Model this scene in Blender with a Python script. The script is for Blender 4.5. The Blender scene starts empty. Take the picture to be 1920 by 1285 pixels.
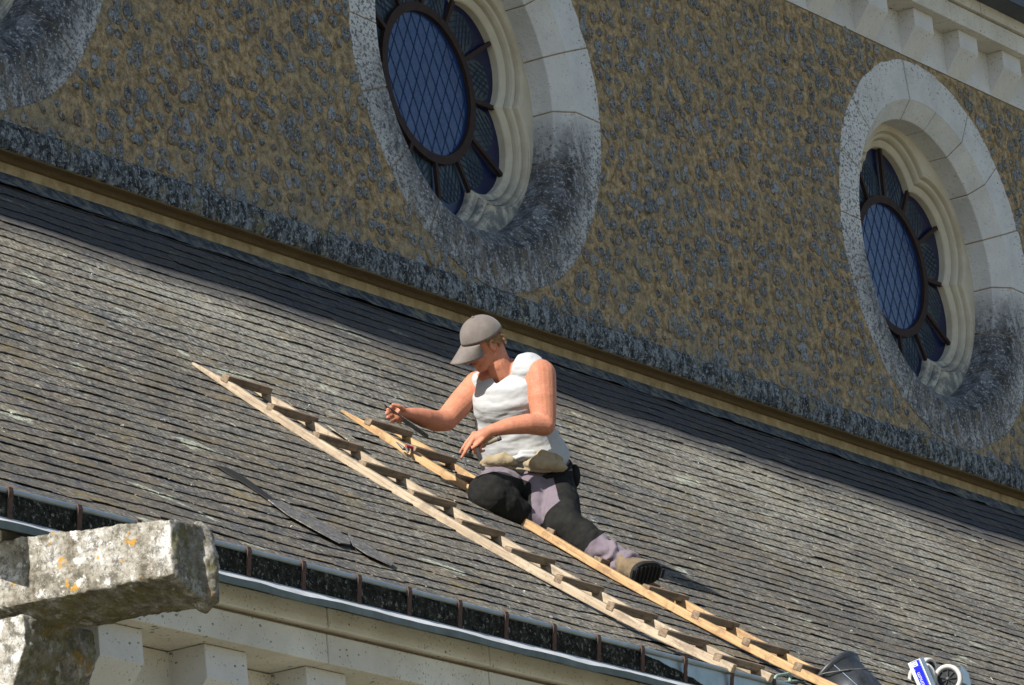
import bpy, bmesh, math, random
import numpy as np
from mathutils import Vector, Matrix, noise
random.seed(7)
R = math.radians
sc = bpy.context.scene
COL = sc.collection

# ------------------------------------------------------------------ camera
F_PX = 9957.6
YAW, PITCH, ROLL = 1.0252, 0.2652, -0.0897
CAM = Vector((-22.0, -17.35, 1.6))
fwd = Vector((math.sin(YAW)*math.cos(PITCH), math.cos(YAW)*math.cos(PITCH), math.sin(PITCH)))
rt0 = Vector((math.cos(YAW), -math.sin(YAW), 0)); up0 = rt0.cross(fwd)
CR = rt0*math.cos(ROLL) + up0*math.sin(ROLL)
CU = -rt0*math.sin(ROLL) + up0*math.cos(ROLL)
cd = bpy.data.cameras.new('camera'); cam = bpy.data.objects.new('camera', cd); COL.objects.link(cam)
m = Matrix((CR, CU, -fwd)).transposed().to_4x4(); m.translation = CAM
cam.matrix_world = m
cd.sensor_width = 36; cd.lens = F_PX/1920*36; cd.clip_start = 1; cd.clip_end = 2000
sc.camera = cam
# ------------------------------------------------------------------ light
SUN = Vector((-1.0, 0.030, 0.70)).normalized()
w = bpy.data.worlds.new('World'); sc.world = w; w.use_nodes = True
nt = w.node_tree; nt.nodes.clear()
sky = nt.nodes.new('ShaderNodeTexSky'); sky.sky_type = 'NISHITA'; sky.sun_disc = False
sky.sun_elevation = math.asin(SUN.z); sky.sun_rotation = math.atan2(SUN.x, SUN.y)
sky.air_density = 1.0; sky.dust_density = 0.6; sky.ozone_density = 1.5
bg = nt.nodes.new('ShaderNodeBackground'); bg.inputs[1].default_value = 0.088
wo = nt.nodes.new('ShaderNodeOutputWorld')
nt.links.new(sky.outputs[0], bg.inputs[0]); nt.links.new(bg.outputs[0], wo.inputs[0])
sd = bpy.data.lights.new('sun', 'SUN'); so = bpy.data.objects.new('sun', sd); COL.objects.link(so)
sd.energy = 5.0; sd.angle = R(0.53); sd.color = (1, .955, .88)
so.rotation_euler = SUN.to_track_quat('Z', 'Y').to_euler(); so.location = (-30, 0, 30)
sc.view_settings.view_transform = 'Standard'; sc.view_settings.look = 'None'
sc.view_settings.gamma = 1; sc.view_settings.exposure = 0.8

# ------------------------------------------------------------------ helpers
def at(px, py, depth):
    """point seen at photo pixel (px,py), `depth` metres in front of the camera"""
    return CAM + fwd*depth + CR*((px-960)/F_PX*depth) - CU*((py-642.5)/F_PX*depth)
def on_axis(px, py, ax, val):
    d = at(px, py, 1.0) - CAM
    return CAM + d*((val-CAM[ax])/d[ax])

class MB:
    """collects geometry, then links it as one mesh object"""
    def __init__(s): s.v = []; s.f = []; s.a = []; s.val = 0.0
    def add(s, vs, fs):
        o = len(s.v); s.v += [tuple(v) for v in vs]; s.f += [tuple(i+o for i in f) for f in fs]
        s.a += [s.val]*len(vs); return o
    def box(s, p0, p1, M=None):
        x0, y0, z0 = p0; x1, y1, z1 = p1
        vs = [Vector((x, y, z)) for z in (z0, z1) for y in (y0, y1) for x in (x0, x1)]
        if M: vs = [M @ v for v in vs]
        s.add(vs, [(0, 2, 3, 1), (4, 5, 7, 6), (0, 1, 5, 4), (2, 6, 7, 3), (0, 4, 6, 2), (1, 3, 7, 5)])
    def beam(s, a, b, wdt, hgt, up=Vector((0, 0, 1)), taper=1.0):
        a = Vector(a); b = Vector(b); t = (b-a).normalized(); x = t.cross(up).normalized(); y = x.cross(t)
        vs = []
        for p, k in ((a, 1), (b, taper)):
            for sx, sy in ((-1, -1), (1, -1), (1, 1), (-1, 1)): vs.append(p + x*sx*wdt/2*k + y*sy*hgt/2*k)
        s.add(vs, [(3, 2, 1, 0), (4, 5, 6, 7), (0, 1, 5, 4), (1, 2, 6, 5), (2, 3, 7, 6), (3, 0, 4, 7)])
    def tube(s, pts, r, n=10, caps=True):
        pts = [Vector(p) for p in pts]; rs = r if hasattr(r, '__len__') else [r]*len(pts)
        vs = []; fs = []; prev = None
        for i, p in enumerate(pts):
            t = (pts[min(i+1, len(pts)-1)] - pts[max(i-1, 0)]).normalized()
            if prev is None: x = t.orthogonal().normalized()
            else: x = (prev - t*prev.dot(t)).normalized()
            prev = x; y = t.cross(x)
            for k in range(n): an = 2*math.pi*k/n; vs.append(p + (x*math.cos(an)+y*math.sin(an))*rs[i])
        for i in range(len(pts)-1):
            for k in range(n):
                k2 = (k+1) % n; fs.append((i*n+k, i*n+k2, (i+1)*n+k2, (i+1)*n+k))
        if caps: fs.append(tuple(reversed(range(n)))); fs.append(tuple(range((len(pts)-1)*n, len(pts)*n)))
        s.add(vs, fs)
    def rcone(s, a, b, ra, rb, n=16, m=5):
        """capsule with two radii"""
        a = Vector(a); b = Vector(b); t = (b-a); L = t.length
        t = t/L if L > 1e-6 else Vector((0, 0, 1)); x = t.orthogonal().normalized(); y = t.cross(x)
        rings = []
        for i in range(m): an = math.pi/2*(1 - i/m) ; rings.append((a - t*ra*math.sin(an), ra*math.cos(an)))
        rings.append((a, ra)); rings.append((b, rb))
        for i in range(1, m+1): an = math.pi/2*i/m; rings.append((b + t*rb*math.sin(an), rb*math.cos(an)))
        vs = []; fs = []
        for c, r in rings:
            r = max(r, 1e-4)
            for k in range(n): an = 2*math.pi*k/n; vs.append(c + (x*math.cos(an)+y*math.sin(an))*r)
        for i in range(len(rings)-1):
            for k in range(n): k2 = (k+1) % n; fs.append((i*n+k, i*n+k2, (i+1)*n+k2, (i+1)*n+k))
        fs.append(tuple(reversed(range(n)))); fs.append(tuple(range((len(rings)-1)*n, len(rings)*n)))
        s.add(vs, fs)
    def chain(s, nodes, n=16):
        for (a, ra), (b, rb) in zip(nodes, nodes[1:]): s.rcone(a, b, ra, rb, n)
    def ell(s, c, X, Y, Z, nu=20, nv=12):
        """ellipsoid with three semi-axis vectors"""
        c = Vector(c); vs = []; fs = []
        for j in range(nv+1):
            ph = math.pi*j/nv
            for i in range(nu):
                th = 2*math.pi*i/nu
                vs.append(c + X*(math.sin(ph)*math.cos(th)) + Y*(math.sin(ph)*math.sin(th)) + Z*math.cos(ph)*.9999)
        for j in range(nv):
            for i in range(nu):
                i2 = (i+1) % nu; fs.append((j*nu+i, (j+1)*nu+i, (j+1)*nu+i2, j*nu+i2))
        s.add(vs, fs)
    def loft(s, secs, n=28, p=2.3):
        vs = []; fs = []
        for c, A, B in secs:
            for k in range(n):
                an = 2*math.pi*k/n; ca, sa = math.cos(an), math.sin(an)
                vs.append(Vector(c) + A*(abs(ca)**(2/p)*math.copysign(1, ca)) + B*(abs(sa)**(2/p)*math.copysign(1, sa)))
        for i in range(len(secs)-1):
            for k in range(n): k2 = (k+1) % n; fs.append((i*n+k, i*n+k2, (i+1)*n+k2, (i+1)*n+k))
        fs.append(tuple(reversed(range(n)))); fs.append(tuple(range((len(secs)-1)*n, len(secs)*n)))
        s.add(vs, fs)
    def prism(s, poly, d):
        """poly: list of 3d points; extruded by vector d"""
        n = len(poly); d = Vector(d); vs = [Vector(p) for p in poly] + [Vector(p)+d for p in poly]
        s.add(vs, [tuple(range(n)), tuple(reversed(range(n, 2*n)))] + [(i, i+n, (i+1) % n+n, (i+1) % n) for i in range(n)])
    def build(s, name, mat, parent=None, smooth=False, bevel=0, fix=True):
        me = bpy.data.meshes.new(name); me.from_pydata(s.v, [], s.f)
        if any(s.a):
            at_ = me.attributes.new('h', 'FLOAT', 'POINT'); at_.data.foreach_set('value', s.a)
        if fix:
            bm = bmesh.new(); bm.from_mesh(me); bmesh.ops.recalc_face_normals(bm, faces=bm.faces); bm.to_mesh(me); bm.free()
        o = bpy.data.objects.new(name, me); COL.objects.link(o)
        me.materials.append(mat)
        if parent: o.parent = parent
        if smooth: me.polygons.foreach_set('use_smooth', [True]*len(me.polygons))
        if bevel:
            b = o.modifiers.new('bevel', 'BEVEL'); b.width = bevel; b.segments = 2; b.limit_method = 'ANGLE'; b.angle_limit = R(35)
        return o

def remeshed(mb, name, mat, parent, voxel, smooth_it=6, disp=None, keep=None):
    """union the shapes in mb into one continuous skin"""
    o = mb.build(name, mat, parent)
    r = o.modifiers.new('r', 'REMESH'); r.mode = 'VOXEL'; r.voxel_size = voxel
    sm = o.modifiers.new('s', 'SMOOTH'); sm.iterations = smooth_it; sm.factor = .5
    dg = bpy.context.evaluated_depsgraph_get(); dg.update()
    me = bpy.data.meshes.new_from_object(o.evaluated_get(dg))
    o.modifiers.clear(); o.data = me; me.name = name
    if not me.materials: me.materials.append(mat)
    if disp:
        nrm = [v.normal.copy() for v in me.vertices]
        for v, n_ in zip(me.vertices, nrm): v.co += n_*disp(v.co, n_)
    me.polygons.foreach_set('use_smooth', [True]*len(me.polygons)); me.update()
    return o
def soften_border(bm, it=6):
    for _ in range(it):
        bv = [v for v in bm.verts if v.is_boundary]; new = {}
        for v in bv:
            nb = [e.other_vert(v).co for e in v.link_edges if e.is_boundary]
            if len(nb) == 2: new[v] = v.co*.4 + (nb[0]+nb[1])*.3
        for v, c_ in new.items(): v.co = c_
def split_part(o, test, name, mat, lift=.0025):
    """take the faces for which test(centre, normal) holds out as a part of their own"""
    me = o.data
    bm = bmesh.new(); bm.from_mesh(me); bm2 = bmesh.new(); bm2.from_mesh(me)
    sel = [test(f.calc_center_median(), f.normal) for f in bm.faces]
    bmesh.ops.delete(bm2, geom=[f for f, t in zip(bm2.faces, sel) if not t], context='FACES')
    soften_border(bm2, 8)
    for v in bm2.verts: v.co += v.normal*lift
    bm.to_mesh(me); bm.free()
    m2 = bpy.data.meshes.new(name); bm2.to_mesh(m2); bm2.free()
    m2.materials.append(mat)
    o2 = bpy.data.objects.new(name, m2); COL.objects.link(o2); o2.parent = o.parent
    return o2

def empty(name, loc=(0, 0, 0)):
    o = bpy.data.objects.new(name, None); COL.objects.link(o); o.location = loc; o.empty_display_size = .2; return o
def tag(o, label, cat, group=None):
    o['label'] = label; o['category'] = cat
    if group: o['group'] = group
    return o
def structure(o, kind='structure'): o['kind'] = kind; return o
def fbm(p, s, o=3):
    return noise.fractal(Vector(p)*s, 1.0, 2.0, o, noise_basis='PERLIN_ORIGINAL')

# ------------------------------------------------------------------ materials
class G:
    def __init__(s, name, rough=.8, spec=.3, metal=0.0):
        s.m = bpy.data.materials.new(name); s.m.use_nodes = True; s.t = s.m.node_tree
        s.b = s.t.nodes['Principled BSDF']
        s.b.inputs['Roughness'].default_value = rough; s.b.inputs['Specular IOR Level'].default_value = spec
        s.b.inputs['Metallic'].default_value = metal
        s.tc = s.t.nodes.new('ShaderNodeTexCoord').outputs['Object']
    def n(s, ty, **kw):
        nd = s.t.nodes.new(ty)
        for k, v in kw.items(): setattr(nd, k, v)
        return nd
    def L(s, a, b): s.t.links.new(a, b)
    def mapped(s, scale=(1, 1, 1), rot=(0, 0, 0), src=None):
        mp = s.n('ShaderNodeMapping'); s.L(src or s.tc, mp.inputs[0]); mp.inputs['Scale'].default_value = scale
        mp.inputs['Rotation'].default_value = rot; return mp.outputs[0]
    def noise(s, scale, detail=4, rough=.6, vec=None, dist=0):
        nd = s.n('ShaderNodeTexNoise'); s.L(vec or s.tc, nd.inputs['Vector'])
        nd.inputs['Scale'].default_value = scale; nd.inputs['Detail'].default_value = detail
        nd.inputs['Roughness'].default_value = rough; nd.inputs['Distortion'].default_value = dist
        return nd.outputs['Fac']
    def vor(s, scale, vec=None, feat='F1', out='Distance', rnd=1):
        nd = s.n('ShaderNodeTexVoronoi', feature=feat); s.L(vec or s.tc, nd.inputs['Vector'])
        nd.inputs['Scale'].default_value = scale; nd.inputs['Randomness'].default_value = rnd
        return nd.outputs[out]
    def ramp(s, fac, stops, interp='LINEAR'):
        nd = s.n('ShaderNodeValToRGB'); s.L(fac, nd.inputs[0]); cr = nd.color_ramp; cr.interpolation = interp
        while len(cr.elements) < len(stops): cr.elements.new(.5)
        for e, (p, c) in zip(cr.elements, stops):
            e.position = p; e.color = (c, c, c, 1) if not hasattr(c, '__len__') else (*c, 1)
        return nd.outputs[0]
    def mix(s, fac, a, b, blend='MIX'):
        nd = s.n('ShaderNodeMix', data_type='RGBA', blend_type=blend)
        for i, v in ((0, fac), (6, a), (7, b)):
            if isinstance(v, bpy.types.NodeSocket): s.L(v, nd.inputs[i])
            elif i == 0: nd.inputs[0].default_value = v
            else: nd.inputs[i].default_value = (*v, 1) if hasattr(v, '__len__') else (v, v, v, 1)
        return nd.outputs[2]
    def math(s, op, a, b=0.0, clamp=False):
        nd = s.n('ShaderNodeMath', operation=op, use_clamp=clamp)
        for i, v in enumerate((a, b)):
            if isinstance(v, bpy.types.NodeSocket): s.L(v, nd.inputs[i])
            else: nd.inputs[i].default_value = v
        return nd.outputs[0]
    def sep(s, vec=None):
        nd = s.n('ShaderNodeSeparateXYZ'); s.L(vec or s.tc, nd.inputs[0]); return nd.outputs
    def col(s, c):
        if isinstance(c, bpy.types.NodeSocket): s.L(c, s.b.inputs['Base Color'])
        else: s.b.inputs['Base Color'].default_value = (*c, 1)
    def bump(s, h, strength=.5, dist=.01):
        nd = s.n('ShaderNodeBump'); nd.inputs['Strength'].default_value = strength; nd.inputs['Distance'].default_value = dist
        s.L(h, nd.inputs['Height']); s.L(nd.outputs[0], s.b.inputs['Normal'])
    def island(s): return s.n('ShaderNodeNewGeometry').outputs['Random Per Island']
    def attr(s, nm): nd = s.n('ShaderNodeAttribute', attribute_name=nm); return nd.outputs['Fac']
    def rough(s, v): s.L(v, s.b.inputs['Roughness'])

def m_simple(name, c1, c2, scale=20, rough=.8, spec=.3, metal=0, bump=.3, bd=.003, stretch=(1, 1, 1)):
    g = G(name, rough, spec, metal); v = g.mapped(stretch)
    n1 = g.noise(scale, 5, .65, v); g.col(g.ramp(n1, [(.3, c1), (.7, c2)]))
    if bump: g.bump(g.noise(scale*2.5, 5, .7, v), bump, bd)
    return g.m

# rubble wall mortar
g = G('rubble_mortar', .95, .1)
n1 = g.noise(1.3, 4); n2 = g.noise(16, 6, .7); n3 = g.noise(70, 4, .7)
c = g.ramp(n2, [(.38, (.20, .15, .082)), (.47, (.38, .275, .148)), (.55, (.53, .39, .215)), (.66, (.66, .53, .34))])
c = g.mix(g.ramp(n1, [(.45, 0), (.64, .45)]), c, (.27, .26, .19))
c = g.mix(g.ramp(g.noise(19, 5, .75), [(.54, 0), (.61, .6)]), c, (.20, .22, .22))
c = g.mix(g.ramp(g.noise(31, 5, .75), [(.39, .5), (.46, 0)]), c, (.09, .078, .055))
x, y, z = g.sep(); low = g.math('SUBTRACT', 1, g.math('MULTIPLY', g.math('SUBTRACT', z, 10.98), 2.2), True)
c = g.mix(g.math('MULTIPLY', low, g.ramp(g.noise(9, 5, .7), [(.46, 0), (.6, .45)])), c, (.27, .29, .28))
c = g.mix(g.ramp(n3, [(.3, .6), (.5, 0)]), c, (.06, .055, .045))
g.col(c); g.bump(g.math('ADD', g.math('MULTIPLY', n2, 1.0), g.math('MULTIPLY', n3, .4)), 1.0, .04); M_MORTAR = g.m
# rubble stone
g = G('rubble_stone', .85, .25)
isl = g.island(); n2 = g.noise(38, 6, .75); h = g.attr('h')
c = g.ramp(isl, [(0, (.11, .125, .135)), (.25, (.22, .245, .26)), (.5, (.15, .16, .155)), (.7, (.29, .295, .265)), (.88, (.17, .135, .115)), (1, (.32, .35, .37))])
c = g.mix(g.ramp(n2, [(.43, .85), (.50, 0)]), c, (.030, .035, .040))
c = g.mix(g.ramp(g.noise(60, 4, .7), [(.54, 0), (.60, .75)]), c, (.42, .46, .48))
edge = g.math('SUBTRACT', 1, g.math('MULTIPLY', g.math('ADD', h, g.math('MULTIPLY', g.math('SUBTRACT', g.noise(22, 6, .8), .50), 2.5)), 4.0), True)
c = g.mix(edge, c, (.30, .22, .13))
c = g.mix(g.math('MULTIPLY', g.math('LESS_THAN', h, .10), .45), c, (.07, .058, .04))  # darker rim round each stone: painted shadow outline, partly grime
g.col(c); g.bump(n2, 1, .02); M_STONE = g.m

def limestone(name, base1=(.52, .495, .435), base2=(.68, .66, .60), pits=1.0, lich=0.0):
    g = G(name, .9, .15)
    n1 = g.noise(3, 5); c = g.ramp(n1, [(.3, base1), (.7, base2)])
    ng = g.noise(4, 3); wv = g.mapped((1, 1, 1.7))
    pit = g.math('LESS_THAN', g.math('ADD', g.vor(17, wv), g.math('MULTIPLY', ng, .55)), .40*pits)
    pit2 = g.math('LESS_THAN', g.math('ADD', g.vor(46, g.mapped((1.5, 1, 1), (0, .6, 0))), g.math('MULTIPLY', g.noise(7, 3), .5)), .41*pits)
    p = g.math('MULTIPLY', g.math('MAXIMUM', pit, pit2), g.ramp(g.noise(55, 4, .7), [(.40, .15), (.52, 1)]))
    c = g.mix(g.math('MULTIPLY', p, .8), c, (.09, .075, .055))
    c = g.mix(g.ramp(g.noise(.9, 4), [(.45, 0), (.7, .35)]), c, (.33, .30, .25))
    if lich: c = g.mix(g.ramp(g.noise(22, 6, .8), [(.5, 0), (.62, lich)]), c, (.12, .12, .115))
    g.col(c); g.bump(g.math('SUBTRACT', g.noise(60, 4), g.math('MULTIPLY', p, 1.5)), .6, .006)
    return g.m
M_LIME = limestone('limestone')
M_LIME2 = limestone('limestone_corbel', (.54, .54, .53), (.65, .65, .63), .97)
# surround of the round windows; object origin = window centre
g = G('window_surround_stone', .9, .15)
x, y, z = g.sep()
c = g.ramp(g.noise(3, 5), [(.3, (.50, .51, .50)), (.7, (.64, .65, .64))])
front = g.math('LESS_THAN', y, .004)
rad = g.math('SQRT', g.math('ADD', g.math('MULTIPLY', x, x), g.math('MULTIPLY', z, z)))
sp = g.noise(46, 4, .75, g.mapped((.75, .75, 1.0))); sp2 = g.noise(11, 6, .75)
# outer band + left side weathered with dark speckle
ob = g.math('MULTIPLY', g.math('SUBTRACT', rad, 1.27), 4.5, True)
left = g.math('MULTIPLY', g.math('ADD', g.math('MULTIPLY', x, -1.0), -.35), 1.2, True)
down = g.math('MULTIPLY', g.math('SUBTRACT', -.02, z), 1.9, True)
den = g.math('ADD', g.math('MAXIMUM', g.math('MULTIPLY', ob, .45), g.math('MULTIPLY', left, .8)), g.math('MULTIPLY', down, 1.15))
den = g.math('MINIMUM', den, .88)
thr = g.math('SUBTRACT', .625, g.math('MULTIPLY', den, .145))
spk = g.math('MULTIPLY', g.math('SUBTRACT', sp, thr), 16, True)
c = g.mix(g.math('MULTIPLY', spk, .85), c, (.075, .08, .09))
outer = g.math('SUBTRACT', 1, g.math('MULTIPLY', g.math('MULTIPLY', g.math('SUBTRACT', rad, 1.27), 6, True), .62))
c = g.mix(g.math('MULTIPLY', g.math('MULTIPLY', down, .85), outer), c, g.ramp(g.noise(12, 6, .75, g.mapped((1.3, 1, .8))), [(.42, (.055, .06, .066)), (.56, (.165, .178, .195))]))
# big black growth low on the reveal and below
inner = g.math('SUBTRACT', 1, g.math('MULTIPLY', g.math('ABSOLUTE', g.math('SUBTRACT', rad, 1.2)), 4.2), True)
right = g.math('MULTIPLY', g.math('ADD', x, .35), 2.2, True)
blk = g.math('MULTIPLY', g.math('MULTIPLY', inner, right), g.math('MULTIPLY', g.math('SUBTRACT', .0, z), 2.6, True))
bot = g.math('MULTIPLY', g.math('SUBTRACT', -.85, z), 2.5, True)
blk = g.math('MAXIMUM', blk, g.math('MULTIPLY', bot, .62))
blk = g.math('MULTIPLY', blk, g.ramp(g.noise(7, 7, .8, g.mapped((1.6, 1, .55))), [(.44, .0), (.52, 1)]))
c = g.mix(g.math('MULTIPLY', blk, .93), c, (.035, .036, .036))
c = g.mix(g.math('MULTIPLY', g.ramp(g.noise(9, 6, .8, g.mapped((1.2, 1, .8))), [(.50, 0), (.58, .75)]), down), c, (.05, .052, .056))
wh = g.ramp(g.noise(40, 4, .75, g.mapped((.8, .8, 1))), [(.56, 0), (.62, .7)])
c = g.mix(g.math('MULTIPLY', wh, down), c, (.46, .49, .52))
och = g.ramp(g.noise(4.3, 5, .7, g.mapped((2, 1, .7))), [(.54, 0), (.62, .55)])
c = g.mix(g.math('MULTIPLY', och, bot), c, (.20, .15, .075))
pit = g.math('LESS_THAN', g.math('ADD', g.vor(42), g.math('MULTIPLY', g.noise(5, 3), .35)), .26)
c = g.mix(g.math('MULTIPLY', pit, .7), c, (.12, .10, .08))
g.col(c); g.bump(g.math('ADD', sp, g.math('MULTIPLY', sp2, 1.5)), .7, .012); M_SURR = g.m
# tracery
g = G('tracery_stone', .85, .2)
x, y, z = g.sep(); c = g.ramp(g.noise(4, 5), [(.3, (.46, .42, .32)), (.7, (.56, .52, .42))])
low = g.math('MULTIPLY', g.math('SUBTRACT', -.45, z), 3, True)
c = g.mix(g.math('MULTIPLY', low, g.ramp(g.noise(9, 6, .8), [(.4, .0), (.55, .95)])), c, (.17, .18, .175))
c = g.mix(g.ramp(g.noise(2.2, 4), [(.55, 0), (.7, .35)]), c, (.25, .17, .09))
g.col(c); g.bump(g.noise(40, 5), .4, .005); M_TRAC = g.m
M_JOINT = m_simple('joint_mortar', (.25, .18, .10), (.34, .26, .16), 30, .95, .1)
# ledge
g = G('ledge_stone', .9, .2)
c = g.ramp(g.noise(14, 7, .8, g.mapped((1, 1, .6))), [(.42, (.022, .026, .030)), (.50, (.085, .098, .105)), (.58, (.24, .27, .29))])
c = g.mix(g.ramp(g.noise(45, 4, .7), [(.54, 0), (.61, .75)]), c, (.42, .46, .50))
c = g.mix(g.ramp(g.noise(28, 4, .7), [(.41, .8), (.47, 0)]), c, (.016, .018, .02))
c = g.mix(g.ramp(g.noise(6, 5, .7), [(.57, 0), (.63, .6)]), c, (.22, .18, .07))
x, y, z = g.sep()
c = g.mix(g.math('LESS_THAN', z, 10.782), c, g.mix(g.noise(3, 4), (.15, .105, .055), (.26, .19, .10)))
g.col(c); g.bump(g.noise(30, 6, .8), 1, .02); M_LEDGE = g.m
# slate
def slate(name, blue=0.0):
    g = G(name, .85, .12)
    isl = g.island(); x, y, z = g.sep()
    base = g.ramp(isl, [(0, (.062, .062, .064)), (.18, (.100, .090, .074)), (.36, (.068, .070, .074)), (.55, (.125, .106, .080)), (.72, (.084, .080, .074)), (.88, (.145, .118, .080)), (1, (.060, .068, .082))])
    st = g.mapped((1.0, .75, .75)); st2 = g.mapped((1.3, .8, .8))
    c = g.mix(g.ramp(g.noise(14, 6, .7, st), [(.46, .0), (.58, .7)]), base, (.145, .120, .085))
    c = g.mix(g.ramp(g.noise(24, 5, .75, st2), [(.41, .8), (.50, 0)]), c, (.024, .028, .036))
    big = g.noise(.6, 4, .6); up = g.math('MULTIPLY', g.math('ADD', y, 4.6), .22, True)
    bare_shade = g.math('MULTIPLY', g.math('ADD', y, .95), 3.5, True)
    dens = g.math('SUBTRACT', g.math('ADD', g.math('MULTIPLY', big, .30), g.math('MULTIPLY', up, .075)), g.math('MULTIPLY', bare_shade, .12))
    lic = g.math('MULTIPLY', g.math('SUBTRACT', g.math('ADD', g.noise(38, 4, .7, st2), dens), .715), 14, True)
    c = g.mix(g.math('MULTIPLY', lic, .85), c, (.34, .325, .27))
    c = g.mix(g.ramp(g.noise(75, 3, .6, st2), [(.60, 0), (.66, .65)]), c, (.34, .335, .30))
    c = g.mix(g.ramp(g.noise(3.1, 6, .75, g.mapped((1, 1.8, 1.8))), [(.58, 0), (.64, .55)]), c, (.19, .145, .060))
    c = g.mix(g.ramp(g.noise(33, 4, .7, st2), [(.64, 0), (.68, .7)]), c, (.20, .10, .05))
    c = g.mix(g.math('MULTIPLY', g.ramp(g.noise(2.2, 3, .5, g.mapped((1, 1.7, 1.7))), [(.66, 0), (.70, 1)]), g.ramp(g.noise(42, 4, .7), [(.46, 0), (.52, .9)])), c, (.42, .44, .34))
    c = g.mix(g.math('MULTIPLY', bare_shade, .55), c, (.035, .040, .052))  # top courses: bare of lichen, and colour darkened to deepen the wall's shadow
    if blue: c = g.mix(blue, c, (.075, .095, .135))
    g.col(c); g.bump(g.noise(45, 5, .75, st), .8, .006)
    return g.m
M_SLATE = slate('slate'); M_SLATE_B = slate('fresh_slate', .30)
def wood(name, a, b, dark, ax=0):
    g = G(name, .7, .25)
    sc_ = [22, 22, 22]; sc_[ax] = 1.2
    v = g.mapped(tuple(sc_), src=g.mapped((1, 1, 1), (R(-38) if ax == 1 else 0, 0, 0))); n1 = g.noise(1.6, 6, .7, v, .6)
    c = g.ramp(n1, [(.40, a), (.58, b)])
    c = g.mix(g.ramp(g.noise(9, 5, .8), [(.50, 0), (.60, .6)]), c, dark)
    c = g.mix(g.ramp(g.noise(2.5, 3, .7, v), [(.58, 0), (.63, .6)]), c, dark)
    c = g.mix(g.ramp(g.island(), [(0, .0), (1, .22)]), c, dark)
    g.col(c); g.bump(g.noise(3.2, 6, .7, v), .5, .003); return g.m
M_WOOD_A = wood('pale_old_wood', (.29, .225, .155), (.42, .34, .24), (.17, .13, .095), 1)
M_WOOD_B = wood('orange_wood', (.34, .205, .095), (.47, .31, .155), (.20, .12, .065), 1)
M_RUNG = wood('weathered_rung_wood', (.145, .102, .066), (.25, .185, .125), (.075, .048, .028), 0)
M_ZINC = m_simple('zinc', (.22, .27, .29), (.34, .38, .40), 9, .42, .5, .65, .2)
M_ZINC_B = m_simple('bright_zinc', (.42, .44, .45), (.66, .67, .68), 5, .45, .5, .1, .3)
M_RUST = m_simple('rusty_iron', (.045, .030, .025), (.115, .066, .048), 40, .85, .3, .2, .5)
g = G('mossy_panel', .95, .08)
c = g.ramp(g.noise(20, 7, .8), [(.40, (.008, .008, .007)), (.53, (.022, .023, .018)), (.62, (.045, .047, .036))])
c = g.mix(g.ramp(g.noise(42, 7, .85), [(.56, 0), (.61, .8)]), c, (.30, .31, .28))
g.col(c); g.bump(g.noise(25, 6, .8), 1, .015); M_PANEL = g.m
# lichened kneeler
g = G('lichened_stone', .95, .12)
c = g.ramp(g.noise(7, 7, .75), [(.36, (.13, .11, .08)), (.46, (.34, .31, .25)), (.56, (.50, .475, .42)), (.64, (.70, .69, .66))])
c = g.mix(g.ramp(g.noise(20, 7, .85), [(.42, .85), (.52, 0)]), c, (.11, .10, .08))
c = g.mix(g.ramp(g.vor(9, g.mapped((1, 1, 1))), [(.08, .0), (.1, 0)]), c, (0, 0, 0))
c = g.mix(g.ramp(g.noise(13, 5, .7), [(.57, 0), (.62, .9)]), c, (.74, .73, .70))
c = g.mix(g.ramp(g.noise(9.5, 4, .7, g.mapped((1, 1, 1), (1, 2, 3))), [(.63, 0), (.665, .9)]), c, (.58, .31, .04))
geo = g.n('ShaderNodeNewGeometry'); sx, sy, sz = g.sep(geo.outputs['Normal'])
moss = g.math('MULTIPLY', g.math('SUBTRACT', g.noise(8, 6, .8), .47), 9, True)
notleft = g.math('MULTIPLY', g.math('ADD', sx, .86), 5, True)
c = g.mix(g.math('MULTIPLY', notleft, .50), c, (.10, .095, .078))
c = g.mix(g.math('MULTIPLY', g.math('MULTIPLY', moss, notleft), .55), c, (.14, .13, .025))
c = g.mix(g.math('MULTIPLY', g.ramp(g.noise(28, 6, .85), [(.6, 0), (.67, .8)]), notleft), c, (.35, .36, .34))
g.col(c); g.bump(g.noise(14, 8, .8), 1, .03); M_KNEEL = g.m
# figure
def fabric(name, c1, c2, sc_=14, rough=.9, weave=350):
    g = G(name, rough, .12); n1 = g.noise(sc_, 5, .7)
    g.col(g.ramp(n1, [(.3, c1), (.7, c2)])); g.bump(g.math('ADD', g.noise(weave, 2), g.math('MULTIPLY', g.noise(30, 4), 2)), .35, .002)
    g.b.inputs['Sheen Weight'].default_value = .0 if 'black' in name else .12; return g.m
g = G('skin', .6, .25)
n1 = g.noise(9, 5, .65); x, y, z = g.sep()
c = g.ramp(n1, [(.3, (.36, .135, .075)), (.7, (.47, .205, .12))])
c = g.mix(g.ramp(g.noise(7, 5, .7), [(.44, .0), (.58, .55)]), c, (.50, .20, .125))
c = g.mix(g.ramp(g.noise(60, 4, .7), [(.40, .45), (.50, 0)]), c, (.34, .14, .085))
c = g.mix(g.ramp(g.noise(150, 3, .6), [(.62, 0), (.68, .4)]), c, (.62, .40, .30))
g.col(c); g.b.inputs['Subsurface Weight'].default_value = .12; g.b.inputs['Subsurface Radius'].default_value = (.03, .012, .006)
g.b.inputs['Subsurface Scale'].default_value = .4
g.bump(g.math('ADD', g.noise(140, 3), g.math('MULTIPLY', g.noise(26, 4), 2.5)), .4, .003); M_SKIN = g.m
M_SHIRT = fabric('pale_grey_jersey', (.34, .345, .35), (.40, .405, .405), 8)
M_LILAC = fabric('mauve_grey_canvas', (.125, .100, .122), (.165, .135, .155), 12)
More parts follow.
